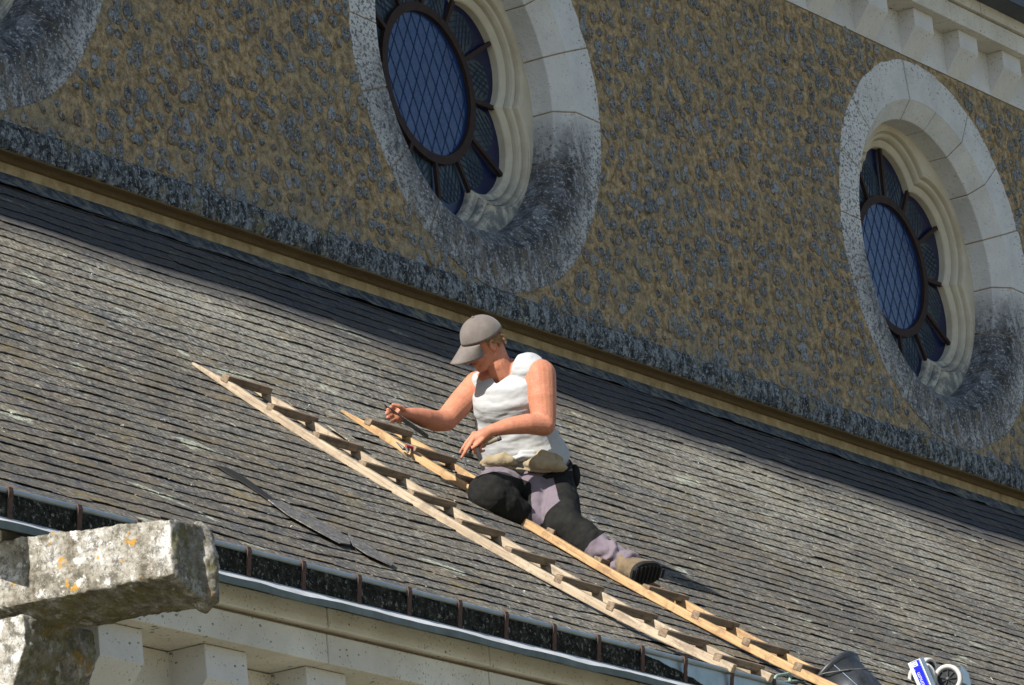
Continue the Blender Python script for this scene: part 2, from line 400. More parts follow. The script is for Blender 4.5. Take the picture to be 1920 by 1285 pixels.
M_BLACK = fabric('black_canvas', (.008, .008, .008), (.020, .020, .018), 10)
M_CAPM = fabric('grey_brown_cotton', (.125, .107, .096), (.17, .147, .134), 16)
M_LEATHER = fabric('tan_suede', (.21, .165, .10), (.33, .27, .18), 18)
M_BOOT = fabric('sand_boot_leather', (.10, .075, .045), (.19, .14, .088), 20)
M_RUBBER = m_simple('black_rubber', (.006, .006, .006), (.016, .016, .015), 40, .8, .3, 0, .6, .006)
M_HAIR = m_simple('fair_hair', (.13, .07, .03), (.30, .17, .075), 60, .6, .4, 0, .8, .006, (1, 1, 4))
M_STEEL = m_simple('worn_steel', (.06, .06, .06), (.17, .165, .155), 30, .6, .4, .4, .2)
M_EYE = m_simple('eye', (.5, .48, .45), (.6, .58, .55), 5, .2, .5, 0, 0)
M_HANDLE = m_simple('dark_tool_handle', (.015, .014, .013), (.035, .03, .028), 20, .5, .4, 0, 0)
M_RED = m_simple('red_paint', (.35, .02, .03), (.45, .03, .05), 20, .5, .4, 0, 0)
M_PLASTIC = m_simple('scuffed_black_plastic', (.010, .011, .013), (.045, .048, .055), 9, .42, .4, 0, .2, .003)
M_BLUE = m_simple('blue_paint', (.012, .018, .62), (.014, .025, .70), 4, .35, .5, 0, 0)
M_WHITE = m_simple('white_paint', (.74, .75, .76), (.82, .82, .82), 4, .4, .5, 0, 0)
M_TYRE = m_simple('grey_rubber_tyre', (.40, .39, .37), (.48, .47, .45), 12, .7, .3, 0, .2)
M_STEELBLUE = m_simple('blue_grey_paint', (.12, .18, .25), (.16, .23, .31), 6, .4, .5, .3, .1)
M_ROPE = m_simple('pale_green_rope', (.20, .28, .24), (.34, .43, .37), 60, .9, .2, 0, .8, .006)
g = G('sky_reflection_pane', .25, .45); g.col(g.ramp(g.noise(5, 4, .7), [(.38, (.007, .024, .088)), (.6, (.013, .036, .125))])); g.bump(g.noise(9, 3), .35, .02); M_GLASSB = g.m  # reflected sky painted in as the pane's blue base colour
M_GLASSG = m_simple('green_grey_pane', (.010, .022, .028), (.045, .060, .060), 9, .3, .35, 0, .4, .012)
M_GLASSC = m_simple('cobalt_pane', (.003, .006, .028), (.006, .012, .060), 6, .3, .35, 0, .1, .004)
M_IRON = m_simple('window_iron', (.022, .014, .013), (.045, .026, .022), 30, .8, .3, .1, .4)
M_LEAD = m_simple('lead_came', (.010, .024, .075), (.022, .042, .11), 30, .7, .3, .1, 0)
M_DIRTW = m_simple('whitish_crust', (.50, .50, .46), (.66, .66, .62), 30, .9, .1)
M_GROUND = m_simple('grass_ground', (.15, .14, .09), (.28, .25, .18), 1.5, .95, .1, 0, .5, .03)
M_DARK = m_simple('dark_interior', (.02, .02, .02), (.03, .03, .03), 3, .9, .1)

# ------------------------------------------------------------------ ground
mb = MB(); mb.add([(-900, -900, 0), (900, -900, 0), (900, 900, 0), (-900, 900, 0)], [(0, 1, 2, 3)])
structure(mb.build('ground', M_GROUND))

# ------------------------------------------------------------------ church
X0, X1 = -9.0, 34.0
XA = -5.93   # gable end of the side aisle
church = empty('church', (12, 0, 0))
tag(church, 'old church with flint rubble wall, round stone windows and a slate side roof', 'church')
church.location = (0, 0, 0)
WC = [(0.855, 12.537), (6.466, 12.537), (12.901, 12.537)]
RO, RI = 1.513, 1.208
# rubble wall with three round openings
mb = MB(); ZB, ZT = 0.0, 14.085; zc0, zc1 = 10.6, ZT
def quad(x0, z0, x1, z1, y=0.0): mb.add([(x0, y, z0), (x1, y, z0), (x1, y, z1), (x0, y, z1)], [(0, 1, 2, 3)])
quad(X0, ZB, X1, zc0); xs = X0
for cx, cz in WC:
    a, b = cx-1.75, cx+1.75
    quad(xs, zc0, a, zc1); xs = b
    n = 96; cor = sorted(set([2*math.pi*k/n for k in range(n)] + [math.atan2(zz-cz, xx-cx) % (2*math.pi) for xx in (a, b) for zz in (zc0, zc1)]))
    vs = []
    for an in cor:
        dx, dz = math.cos(an), math.sin(an)
        t = min([(b-cx)/dx if dx > 1e-9 else (a-cx)/dx if dx < -1e-9 else 1e9, (zc1-cz)/dz if dz > 1e-9 else (zc0-cz)/dz if dz < -1e-9 else 1e9])
        vs += [(cx+dx*1.35, 0, cz+dz*1.35), (cx+dx*t, 0, cz+dz*t)]
    k = len(cor); mb.add(vs, [(2*i, 2*i+1, (2*i+3) % (2*k), (2*i+2) % (2*k)) for i in range(k)])
quad(xs, zc0, X1, zc1)
quad(X0, ZB, X1, 15.0, .75)
mb.add([(X0, 0, 0), (X0, .75, 0), (X0, .75, 14.1), (X0, 0, 14.1)], [(0, 1, 2, 3)])
mb.build('nave_wall', M_MORTAR, church, fix=False)
# individual flints bedded in the mortar
mb = MB(); cw, ch = .122, .106
for j in range(int(3.45/ch)):
    for i in range(int(17.5/cw)):
        big = random.random()
        px = -2.2 + (i + (.5 if j % 2 else 0) + random.uniform(-.32, .32))*cw; pz = 10.68 + (j+.5+random.uniform(-.3, .3))*ch
        if pz > 14.03: continue
        if pz < 11.0: continue
        if min(math.hypot(px-c[0], pz-c[1]) for c in WC) < RO+.03: continue
        if random.random() < .14: continue
        rx = random.triangular(.022, .068, .044)*(1.3 if big > .93 else 1); rz = rx*random.uniform(.65, 1.35); an = random.uniform(0, math.pi)
        hgt = random.uniform(.008, .021); ns = 10; vs = []; fs = []; o = len(mb.v); av = []
        ph = random.uniform(0, 9)
        for k, (rr, hh) in enumerate(((1.0, -.004), (.86, .55), (.55, .9), (.0, 1.0))):
            if rr == 0: vs.append((px, -hgt, pz)); av.append(1.0); continue
            for q in range(ns):
                t = 2*math.pi*q/ns; w_ = rr*(1 + .20*math.sin(2*t+ph) + .13*math.sin(3*t+ph*2) + random.uniform(-.13, .13))
                u, v = rx*w_*math.cos(t), rz*w_*math.sin(t)
                vs.append((px+u*math.cos(an)-v*math.sin(an), -hgt*hh*random.uniform(.62, 1.25) if hh > 0 else .004, pz+u*math.sin(an)+v*math.cos(an))); av.append(1-rr*.999)
        for k in range(2):
            for q in range(ns): q2 = (q+1) % ns; fs.append((k*ns+q, k*ns+q2, (k+1)*ns+q2, (k+1)*ns+q))
        for q in range(ns): fs.append((2*ns+q, 2*ns+(q+1) % ns, 3*ns))
        mb.add(vs, fs); mb.a[o:] = av
mb.build('flint_facing', M_STONE, church, smooth=True, fix=True)

# round windows
def pol(r, a, y): return (r*math.cos(a), y, r*math.sin(a))
LC, LR = .532, .408
def lobe_r(a, off=0.0):
    """radius of the six-lobed opening in direction a (cusps at 0, 60 ...)"""
    d = ((a - R(30)) % R(60)); d = d if d <= R(30) else d - R(60)
    rr = LR+off; s_ = LC*math.sin(d)
    return LC*math.cos(d) + math.sqrt(max(rr*rr - s_*s_, 0))
def make_window():
    w_ = empty('round_window')
    for k in range(18):
        a0, a1 = R(18.6+20*k), R(38.6+20*k); mb = MB(); n = 7; ro = RO + random.uniform(-.008, .012)
        prof = [(ro, .12), (ro, -.006), (RI+.004, -.006), (RI, 0), (1.088, .098), (1.082, .104), (1.082, .30), (1.2, .30)]
        gap = .0045; vs = []; m_ = len(prof); dy = random.uniform(-.003, .003)
        for i in range(n+1):
            for (r, y) in prof:
                g_ = gap/r; a = a0+g_ + (a1-a0-2*g_)*i/n
                vs.append(pol(r + (random.uniform(-.006, .006) if r == ro else 0), a, y+dy))
        fs = [(i*m_+j, i*m_+(j+1) % m_, (i+1)*m_+(j+1) % m_, (i+1)*m_+j) for i in range(n) for j in range(m_)]
        fs += [tuple(range(m_)), tuple(reversed(range(n*m_, n*m_+m_)))]
        mb.add(vs, fs); mb.build('voussoir', M_SURR, w_, bevel=.004)
    mb = MB(); n = 120; prof = [(RO-.02, .10), (RO-.015, .002), (RI+.006, .002), (RI+.006, .006), (1.094, .106), (1.088, .112), (1.088, .29)]
    m_ = len(prof); vs = [pol(r, 2*math.pi*i/n, y) for i in range(n) for r, y in prof]
    mb.add(vs, [(i*m_+j, i*m_+j+1, ((i+1) % n)*m_+j+1, ((i+1) % n)*m_+j) for i in range(n) for j in range(m_-1)])
    mb.build('joint_mortar', M_JOINT, w_)
    # moulded tracery
    mb = MB(); n = 240
    prof = [(0, .44), (0, .375), (.006, .366), (.040, .345), (.047, .345), (.050, .358), (.056, .352), (.058, .325), (.066, .307), (.078, .298), (.090, .300), (.098, .312), (.103, .308), (.104, .285), (.108, .272), (.116, .266), (.126, .268), (.133, .262)]
    vs = []
    for i in range(n):
        a = 2*math.pi*i/n
        for o_, y in prof: vs.append(pol(min(lobe_r(a, o_), 1.083), a, y))
        vs.append(pol(1.084, a, .262)); 
    m_ = len(prof)+1
    mb.add(vs, [(i*m_+j, i*m_+j+1, ((i+1) % n)*m_+j+1, ((i+1) % n)*m_+j) for i in range(n) for j in range(m_-1)])
    mb.build('tracery', M_TRAC, w_)
    # glass
    mb = MB(); n = 60; mb.add([pol(.50, 2*math.pi*i/n, .414) for i in range(n)], [tuple(range(n))]); mb.build('centre_pane', M_GLASSB, w_)
    mb = MB(); vs = []; n = 120
    for i in range(n): a = 2*math.pi*i/n; vs += [pol(.54, a, .424), pol(lobe_r(a)+.01, a, .424)]
    mb.add(vs, [(2*i, 2*i+1, (2*i+3) % (2*n), (2*i+2) % (2*n)) for i in range(n)]); mb.build('cobalt_border', M_GLASSC, w_)
    for k in range(12):
        am = R(15+30*k); mb = MB(); pts = []; h0 = R(13.2); ro = lobe_r(am)-.085
        for i in range(17):
            t = -1+2*i/16; a = am+h0*t; pts.append(pol(min(.60+(ro-.60)*(1-abs(t)**2.6)**.5, lobe_r(a)-.06), a, .418))
        pts += [pol(.545, am+h0, .418), pol(.545, am-h0, .418)]
        n_ = len(pts); tilt = random.uniform(-.006, .006)
        pts = [(x_, y_+tilt*(x_*math.sin(am)-z_*math.cos(am))/.2, z_) for x_, y_, z_ in pts]
        mb.add(pts, [tuple(range(n_))]); mb.build('petal_pane', M_GLASSG, w_)
        poly2 = [(q_[0], q_[2]) for q_ in pts]
        def inside(x_, z_):
            c_ = False
            for (xa, za), (xb, zb_) in zip(poly2, poly2[1:]+poly2[:1]):
                if (za > z_) != (zb_ > z_) and x_ < (xb-xa)*(z_-za)/(zb_-za)+xa: c_ = not c_
            return c_
        lb = MB(); cx_, cz_ = .75*math.cos(am), .75*math.sin(am)
        for sgn in (1, -1):
            for off in (-.16, -.08, 0, .08, .16):
                dx, dz = math.sin(am+sgn*R(60)), -math.cos(am+sgn*R(60)); ox, oz = cx_+math.cos(am)*off, cz_+math.sin(am)*off
                run = [t_*.006 for t_ in range(-40, 41) if inside(ox+dx*t_*.006, oz+dz*t_*.006)]
                if len(run) > 4: lb.beam((ox+dx*run[0], .4135, oz+dz*run[0]), (ox+dx*run[-1], .4135, oz+dz*run[-1]), .0035, .003, Vector((0, 1, 0)))
        if lb.v: lb.build('petal_lead', M_LEAD, w_)
    # iron ring and bars
    mb = MB(); n = 72; prof = [(.495, .412), (.495, .385), (.557, .385), (.557, .412)]
    mb.add([pol(r, 2*math.pi*i/n, y) for i in range(n) for r, y in prof], [(i*4+j, i*4+(j+1) % 4, ((i+1) % n)*4+(j+1) % 4, ((i+1) % n)*4+j) for i in range(n) for j in range(4)])
    mb.build('iron_ring', M_IRON, w_)
    for k in range(12):
        a = R(30*k); mb = MB(); mb.beam(pol(.55, a, .398), pol(lobe_r(a)+.018, a, .392), .030, .026, Vector((0, 1, 0))); mb.build('iron_bar', M_IRON, w_)
    # lead lattice
    mb = MB()
    for sgn in (1, -1):
        for k in range(-9, 10):
            dx, dz = math.sin(R(27))*sgn, math.cos(R(27)); off = k*.105; nx, nz = dz, -dx
            if abs(off) > .48: continue
            h_ = math.sqrt(.49**2-off*off); p = Vector((nx*off, .411, nz*off)); d = Vector((dx, 0, dz))
            w1, w2 = random.uniform(-.004, .004), random.uniform(-.004, .004); mb.beam(p-d*h_+Vector((w1, 0, 0)), p+Vector((w2, 0, 0)), .0020, .003, Vector((0, 1, 0))); mb.beam(p+Vector((w2, 0, 0)), p+d*h_-Vector((w1, 0, 0)), .0020, .003, Vector((0, 1, 0)))
    mb.build('lead_lattice', M_LEAD, w_)
    return w_
def copy_tree(o, parent=None):
    c_ = o.copy(); COL.objects.link(c_); c_.parent = parent
    for ch_ in list(o.children): copy_tree(ch_, c_)
    return c_
win = make_window(); wins = [win]
for k in range(2):
    wins.append(copy_tree(win, church))
win.parent = church
for w_, (cx, cz), lab in zip(wins, WC, ('round window cut off at the upper left corner', 'round window above the capped roofer', 'round window under the corbels at the right')):
    w_.location = (cx, 0, cz); w_['label'] = lab; w_['group'] = 'round windows along the nave wall'

# string course (ledge) and band below
mb = MB(); prof = [(0.0, 11.000), (-.06, 10.985), (-.118, 10.955), (-.130, 10.93), (-.130, 10.85), (-.118, 10.79), (-.105, 10.776), (-.08, 10.772), (-.06, 10.770), (-.045, 10.764), (-.03, 10.755), (-.015, 10.752), (0.0, 10.748)]
n = 900; vs = []
for i in range(n+1):
    x_ = X0+(X1-X0)*i/n
    for j, (y_, z_) in enumerate(prof):
        k = .006 if j < 7 else .003
        q = fbm((x_, j*.7, 0), 5, 4)*k + fbm((x_, j*.3, 5), 18, 2)*k*.5; vs.append((x_, y_ - q, z_ + q*.5))
m_ = len(prof)
mb.add(vs, [(i*m_+j, i*m_+j+1, (i+1)*m_+j+1, (i+1)*m_+j) for i in range(n) for j in range(m_-1)])
mb.build('string_course', M_LEDGE, church)

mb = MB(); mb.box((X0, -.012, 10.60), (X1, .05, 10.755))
mb.build('bounce_lit_mortar_band', m_simple('bounce_lit_ochre_mortar', (.20, .145, .07), (.50, .38, .21), 7, .95, .1, 0, 1, .02), church)  # ochre paled in the colour for roof bounce light under the ledge
# ------------------------------------------------------------------ aisle roof
PY = np.array([-5.10, -4.85, -4.45, -4.01, -3.55, -3.25, -2.767, -2.45, -2.098, 0.0])
PZ = np.array([6.60, 6.765, 7.045, 7.368, 7.705, 7.935, 8.30, 8.55, 8.836, 10.66])
yy = np.linspace(-5.10, 0, 600); zz = np.interp(yy, PY, PZ)
ker = np.hanning(61); ker /= ker.sum(); pad = np.concatenate([2*zz[0]-zz[30:0:-1], zz, 2*zz[-1]-zz[-2:-32:-1]]); zz = np.convolve(pad, ker, 'valid')
ss = np.concatenate([[0], np.cumsum(np.hypot(np.diff(yy), np.diff(zz)))])
def roof_z(y): return float(np.interp(y, yy, zz))
def roof_s(y): return float(np.interp(y, yy, ss))
def roof_pt(x, s, h=0.0):
    """point on the roof: x along the eaves, s metres up the slope, h above it"""
    y = float(np.interp(s, ss, yy)); z = float(np.interp(s, ss, zz))
    e = .05; t = Vector((0, np.interp(s+e, ss, yy)-np.interp(s-e, ss, yy), np.interp(s+e, ss, zz)-np.interp(s-e, ss, zz)))
    if t.length < 1e-6: t = Vector((0, .75, .66))
    t.normalize(); nn = Vector((0, -t.z, t.y))
    return Vector((x, y, z)) + nn*h
def roof_frame(s):
    a = roof_pt(0, s-.03); b = roof_pt(0, s+.03); t = (b-a).normalized(); return t, Vector((0, -t.z, t.y))
SLEN = float(ss[-1])
def wav(x, s): return .012*fbm((x*.8, s*.9, 3.3), 1.0, 2) + .005*fbm((x, s, 9), 3.0, 2)
mb = MB(); n = 40
pts = [roof_pt(0, .16+(SLEN-.16)*i/n, -.035) for i in range(n+1)]
vs = []
for x_ in (XA, X1): vs += [(x_, p.y, p.z) for p in pts]
mb.add(vs, [(i, i+1, n+2+i, n+1+i) for i in range(n)])
mb.build('roof_boarding', M_DARK, church)
mb = MB(); EXPO = .160; nc = int((SLEN-.12)/EXPO)
NC = [('aisle_roof_slates', M_SLATE)]
for j in range(nc+1):
    s0 = .115 + j*EXPO; x_ = XA - random.uniform(.02, .05) + (.0 if j % 2 else -.0); base_dy = random.uniform(-.004, .004)
    while x_ < 19.0:
        wd = random.uniform(.16, .30); gap = random.uniform(.001, .006)
        lift = abs(random.gauss(0, .0026)); slip = random.gauss(0, .0045)
        if random.random() < .006: slip -= random.uniform(.01, .04); lift += .004
        th = random.uniform(.0022, .0050); rot = random.gauss(0, .022)
        ln = EXPO*1.25; nb = 6; top = []; bot = []
        for q in range(nb+1):
            u = x_+gap/2+(wd-gap)*q/nb; ej = random.uniform(-.006, .006)
            sb = s0 + slip + base_dy + ej + (q/nb-.5)*wd*rot + .026*fbm((u*.5, j*.35, 1), 1, 3)
            hb = .0020 + lift*.8 + wav(u, sb)
            top.append(roof_pt(u, sb, hb)); bot.append(roof_pt(u, sb+.001, hb-th))
        s1 = min(s0+ln, SLEN)
        up = [roof_pt(x_+gap/2+(wd-gap)*q/nb, s1, -.0050+wav(x_+wd*q/nb, s1)) for q in (0, nb)]
        o = [*top, *bot, *up]; k = nb+1
        fs = [(q, q+1, k+q+1, k+q) for q in range(nb)] + [tuple(range(k-1, -1, -1)) + (2*k, 2*k+1)]
        fs += [(0, k, 2*k), (k-1, 2*k+1, 2*k-1)]
        mb.add(o, fs); x_ += wd
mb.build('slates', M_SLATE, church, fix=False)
# remaining roof beyond the picture
mb = MB(); n = 40; vs = []
for x_ in (18.9, X1):
    for i in range(n+1): vs.append(roof_pt(x_, SLEN*i/n, .004))
mb.add(vs, [(i, i+1, n+2+i, n+1+i) for i in range(n)]); mb.build('roof_extension', M_SLATE, church)
# mortar fillet where roof meets wall
mb = MB(); n = 500; vs = []
for i in range(n+1):
    x_ = X0+(X1-X0)*i/n; q = .012*fbm((x_, 0, 0), 4, 4)
    vs += [(x_, -.002, 10.700+q*.5), (x_, -.035+q, 10.672), (x_, -.075+q, 10.618), (x_, -.13+q*2, 10.566)]
mb.add(vs, [(i*4+j, i*4+j+1, (i+1)*4+j+1, (i+1)*4+j) for i in range(n) for j in range(3)])
g = G('fillet', .9, .2); g.col(g.ramp(g.noise(12, 6, .8), [(.42, (.03, .034, .04)), (.52, (.085, .095, .105)), (.60, (.17, .16, .10))])); g.bump(g.noise(25, 5), .8, .01)
mb.build('roof_flashing', g.m, church, smooth=True)
# small pale crusts and lichen tufts on the slates
mb = MB()
for k in range(110):
    x_ = random.uniform(-6, 13); s_ = random.uniform(.3, SLEN-1.2)
    L_ = random.uniform(.015, .045); a = random.uniform(-.5, .9)
    pts = [roof_pt(x_+L_*t*math.cos(a)+.006*math.sin(6*t+k), s_+L_*t*math.sin(a), .014+wav(x_, s_)+.008*math.sin(math.pi*t)) for t in (0, .33, .66, 1)]
    mb.tube(pts, random.uniform(.0009, .0017), 5)
structure(mb.build('lichen_tufts', M_DIRTW, church), 'stuff')

# ------------------------------------------------------------------ nave cornice (top right)
def corbel(x, w_, yw, yf, zt, zf, zb, mat, parent):
    mb = MB(); poly = [(x, yw+.02, zt), (x, yf, zt), (x, yf, zf), (x, yw, zb), (x, yw+.02, zb)]
    mb.prism(poly, (w_, 0, 0)); return mb.build('corbel', mat, parent, bevel=.003)
def slabs(name, y_, z0, z1, joints, mat, parent, yb):
    """run of cornice stones in one course"""
    mb = MB()
    for a, b in zip(joints, joints[1:]): mb.box((a+.003, y_+random.uniform(-.002, .002), z0), (b-.003, yb, z1))
    return mb.build(name, mat, parent, bevel=.006)
corn = empty('nave_cornice'); corn.parent = church
mb = MB(); mb.box((X0, -.006, 14.092), (X1, .3, 14.43)); mb.build('frieze', M_LIME2, corn)
cb0 = corbel(0, .305, -.006, -.145, 14.43, 14.288, 14.097, M_LIME2, corn); cb0.location.x = 12.668
for k in range(-12, 9):
    if k == 0: continue
    c_ = cb0.copy(); COL.objects.link(c_); c_.parent = corn; c_.location.x = 12.668+.7355*k
js = [X0] + [x for x in np.arange(X0+.4, X1, 1.28)] + [X1]
slabs('cornice_lower_course', -.215, 14.432, 14.585, js, M_LIME, corn, .3)
slabs('cornice_groove', -.19, 14.585, 14.60, [X0, X1], M_JOINT, corn, .3)
slabs('cornice_upper_course', -.235, 14.600, 14.725, [j+.5 for j in js], M_LIME, corn, .3)
mb = MB(); mb.box((X0, -.42, 14.69), (X1, -.02, 14.70)); mb.box((X0, -.425, 14.69), (X1, -.415, 14.80)); mb.tube([(X0, -.425, 14.81), (X1, -.425, 14.81)], .014, 8)
mb.build('nave_gutter', m_simple('dark_zinc', (.035, .045, .06), (.07, .085, .105), 6, .6, .4, 0, .2), church)
mb = MB(); mb.add([(X0, -.38, 14.76), (X1, -.38, 14.76), (X1, 6.5, 17.3), (X0, 6.5, 17.3)], [(0, 1, 2, 3)]); mb.add([(X0, 13, 14.8), (X1, 13, 14.8), (X1, 6.5, 17.3), (X0, 6.5, 17.3)], [(0, 1, 2, 3)])
mb.build('nave_roof', M_SLATE, church)

# ------------------------------------------------------------------ aisle cornice, gutter (bottom)
ac = empty('aisle_cornice'); ac.parent = church
mb = MB(); mb.box((-5.60, -4.66, 0), (X1, -4.2, 6.332)); mb.build('aisle_wall', M_LIME, church)
cb1 = corbel(0, .302, -4.658, -4.85, 6.335, 6.188, 5.965, M_LIME2, ac); cb1.location.x = -4.846
for k in range(-1, 24):
    if k == 0: continue
    c_ = cb1.copy(); COL.objects.link(c_); c_.parent = ac; c_.location.x = -4.846+.746*k
j1 = [-5.60, -5.0, -3.29, -2.0, -.7] + [x for x in np.arange(.6, X1, 1.3)]
slabs('cornice_lower_course', -4.93, 6.338, 6.470, j1, M_LIME, ac, -4.3)
slabs('cornice_groove', -4.905, 6.470, 6.487, [-5.60, X1], M_JOINT, ac, -4.3)
slabs('cornice_upper_course', -4.955, 6.487, 6.580, [j-.02 if j > -5 else j for j in j1], M_LIME, ac, -4.3)
gut = empty('aisle_gutter'); gut.parent = church
mb = MB(); n = 500; vs = []
for i in range(n+1):
    x_ = XA+23*i/n; q = .010*fbm((x_, 0, 0), 2.2, 3); q2 = .010*fbm((x_, 3, 0), 1.7, 3)
    vs += [(x_, -5.024, 6.606), (x_, -5.055+q*.4, 6.585+q*.5), (x_, -5.088+q, 6.560+q2), (x_, -5.088+q, 6.530+q2*.6), (x_, -5.080+q, 6.530+q2*.6), (x_, -4.95, 6.585)]
mb.add(vs, [(i*6+j, i*6+j+1, (i+1)*6+j+1, (i+1)*6+j) for i in range(n) for j in (0, 1)])
mb.build('zinc_flashing', M_ZINC_B, gut)
mb = MB(); mb.add(vs, [(i*6+j, i*6+j+1, (i+1)*6+j+1, (i+1)*6+j) for i in range(n) for j in (2, 3, 4)])
mb.build('drip_edge', m_simple('dull_zinc', (.075, .10, .10), (.15, .18, .18), 8, .7, .3, 0, .3), gut)
mb = MB(); mb.tube([(XA-.03, -5.030, 6.716), (4, -5.030, 6.714), (17, -5.030, 6.716)], .0120, 10)
mb.add([(XA, -5.022, 6.715), (17, -5.022, 6.715), (17, -5.020, 6.600), (XA, -5.020, 6.600)], [(0, 1, 2, 3)])
mb.add([(XA, -5.020, 6.600), (17, -5.020, 6.600), (17, -4.86, 6.605), (XA, -4.86, 6.605)], [(0, 1, 2, 3)])
mb.build('gutter_trough', M_ZINC, gut)
mb = MB(); xs_ = [-5.97, -5.636, -5.182, -4.78, -4.39, -4.003, -3.597, -3.174, -2.781, -2.373, -1.988, -1.578, -1.19, -.84]
for a, b in zip(xs_, xs_[1:]):
    nn = 10; vs = []
    for i in range(nn+1):
        x_ = a+.006+(b-a-.012)*i/nn; q = .006*fbm((x_, 7, 0), 6, 3)
        vs += [(x_, -5.028+q*.3, 6.703+q), (x_, -5.031+q*.5, 6.65), (x_, -5.026+q*.3, 6.604+q*.4)]
    mb.add(vs, [(i*3+j, i*3+j+1, i*3+j+4, i*3+j+3) for i in range(nn) for j in range(2)])
# ragged tail of the last panel
vs = []
for i in range(13):
    x_ = -.834+.62*i/12; zt = 6.700-.085*(i/12)**1.3 + random.uniform(-.004, .004)
    vs += [(x_, -5.028, zt), (x_, -5.027, 6.604)]
mb.add(vs, [(2*i, 2*i+1, 2*i+3, 2*i+2) for i in range(12)])
mb.build('mossy_slate_panel', M_PANEL, gut, fix=False)
def strap():
    mb = MB(); P = [(-4.995, 6.726), (-5.026, 6.733), (-5.046, 6.727), (-5.049, 6.708), (-5.041, 6.67), (-5.038, 6.64), (-5.034, 6.602)]
    vs = []
    for (y_, z_) in P: vs += [(-.014, y_, z_), (.014, y_, z_)]
    for (y_, z_) in P: vs += [(-.014, y_+.006, z_-.002), (.014, y_+.006, z_-.002)]
    k = len(P)
    fs = [(2*i, 2*i+1, 2*i+3, 2*i+2) for i in range(k-1)] + [(2*k+2*i, 2*k+2*i+2, 2*k+2*i+3, 2*k+2*i+1) for i in range(k-1)]
    fs += [(2*i, 2*i+2, 2*k+2*i+2, 2*k+2*i) for i in range(k-1)] + [(2*i+1, 2*k+2*i+1, 2*k+2*i+3, 2*i+3) for i in range(k-1)]
    mb.add(vs, fs); return mb.build('gutter_bracket', M_RUST, gut)
st0 = strap(); st0.location.x = -5.636
for x_ in [-5.182, -4.78, -4.39, -4.003, -3.597, -3.174, -2.781, -2.373, -1.988, -1.578, -1.19, -.796, -.40, .04, .45, .86, 1.27, 1.68, 2.1, 2.5, 2.9]:
    c_ = st0.copy(); COL.objects.link(c_); c_.parent = gut; c_.location.x = x_

# ------------------------------------------------------------------ kneeler (lower left)
KX = -5.62
def K(px, py): p = on_axis(px, py, 0, KX); return (p.y, p.z)
mb = MB()
tops = [K(-130, 1030), K(0, 1012), K(120, 998), K(230, 985), K(318, 972)]
bots = [K(-130, 1190), K(-40, 1160), K(52, 1129), K(180, 1103), K(318, 1077)]
def kmesh(nm, poly, x0, x1, div=26, amp=.012, mat=M_KNEEL, chamfer=0):
    mb = MB(); mb.prism([(x0, y_, z_) for y_, z_ in poly], (x1-x0, 0, 0))
    o = mb.build(nm, mat, church)
    return o
def rough_solid(o, voxel, amp, sm=2):
    r_ = o.modifiers.new('r', 'REMESH'); r_.mode = 'VOXEL'; r_.voxel_size = voxel
    s_ = o.modifiers.new('s', 'SMOOTH'); s_.iterations = sm
    dg = bpy.context.evaluated_depsgraph_get(); dg.update(); me = bpy.data.meshes.new_from_object(o.evaluated_get(dg)); o.modifiers.clear()
    o.data = me
    if not me.materials: me.materials.append(M_KNEEL)
    nr = [v.normal.copy() for v in me.vertices]
    for v, n_ in zip(me.vertices, nr): v.co += n_*(amp*.8*fbm(v.co, 5, 3) + amp*.45*fbm(v.co, 30, 4) + amp*.35*fbm(v.co, 70, 2))
    me.polygons.foreach_set('use_smooth', [True]*len(me.polygons))
kw = .30
# cap slab, with its lower left edge chamfered
zb = K(334, 1122); ze = K(45, 1160)
mb = MB()
ftop, fbot = tops[-1], bots[-1]
yo = ftop[0]
btop = K(-130, 1030); bbot = K(-130, 1190)
c_in = .15
sec = lambda y_, zt, zl: [Vector((KX, y_, zt)), Vector((KX, y_, zl)), Vector((KX+c_in, y_, zl-.075)), Vector((KX+kw, y_, zl-.075)), Vector((KX+kw, y_, zt))]
S0 = sec(yo, ftop[1], fbot[1]); S1 = sec(K(45, 1100)[0], K(45, 1005)[1], K(52, 1129)[1]); S2 = sec(-3.9, K(-100, 1020)[1], K(-100, 1150)[1])
vs = S0+S1+S2; fs = [tuple(range(5)), tuple(reversed(range(10, 15)))]
for i in range(2): fs += [(i*5+j, i*5+(j+1) % 5, (i+1)*5+(j+1) % 5, (i+1)*5+j) for j in range(5)]
mb.add(vs, fs)
# rounded nose of the slab
mb.ell((KX+kw-.055, yo+.035, (ftop[1]+fbot[1])/2-.035), Vector((.062, 0, 0)), Vector((0, .07, 0)), Vector((0, 0, .185)))
# body under the slab with a hollow moulded front
yb_ = K(47, 1180)[0]
prof = [(yb_+.01, ze[1]+.02), (yb_, K(47, 1165)[1]), (yb_+.005, K(47, 1215)[1]), (yb_+.03, K(45, 1232)[1]), (K(25, 1285)[0], K(25, 1285)[1]), (K(0, 1340)[0], K(0, 1340)[1]), (-4.7, 5.3), (-4.66, 4.0), (-3.9, 4.0), (-3.9, ze[1]+.02)]
mb.prism([(KX, y_, z_) for y_, z_ in prof], (.47, 0, 0))
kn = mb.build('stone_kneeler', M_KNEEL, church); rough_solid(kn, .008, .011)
kn['label'] = 'lichen spotted stone block jutting out below the gutter'

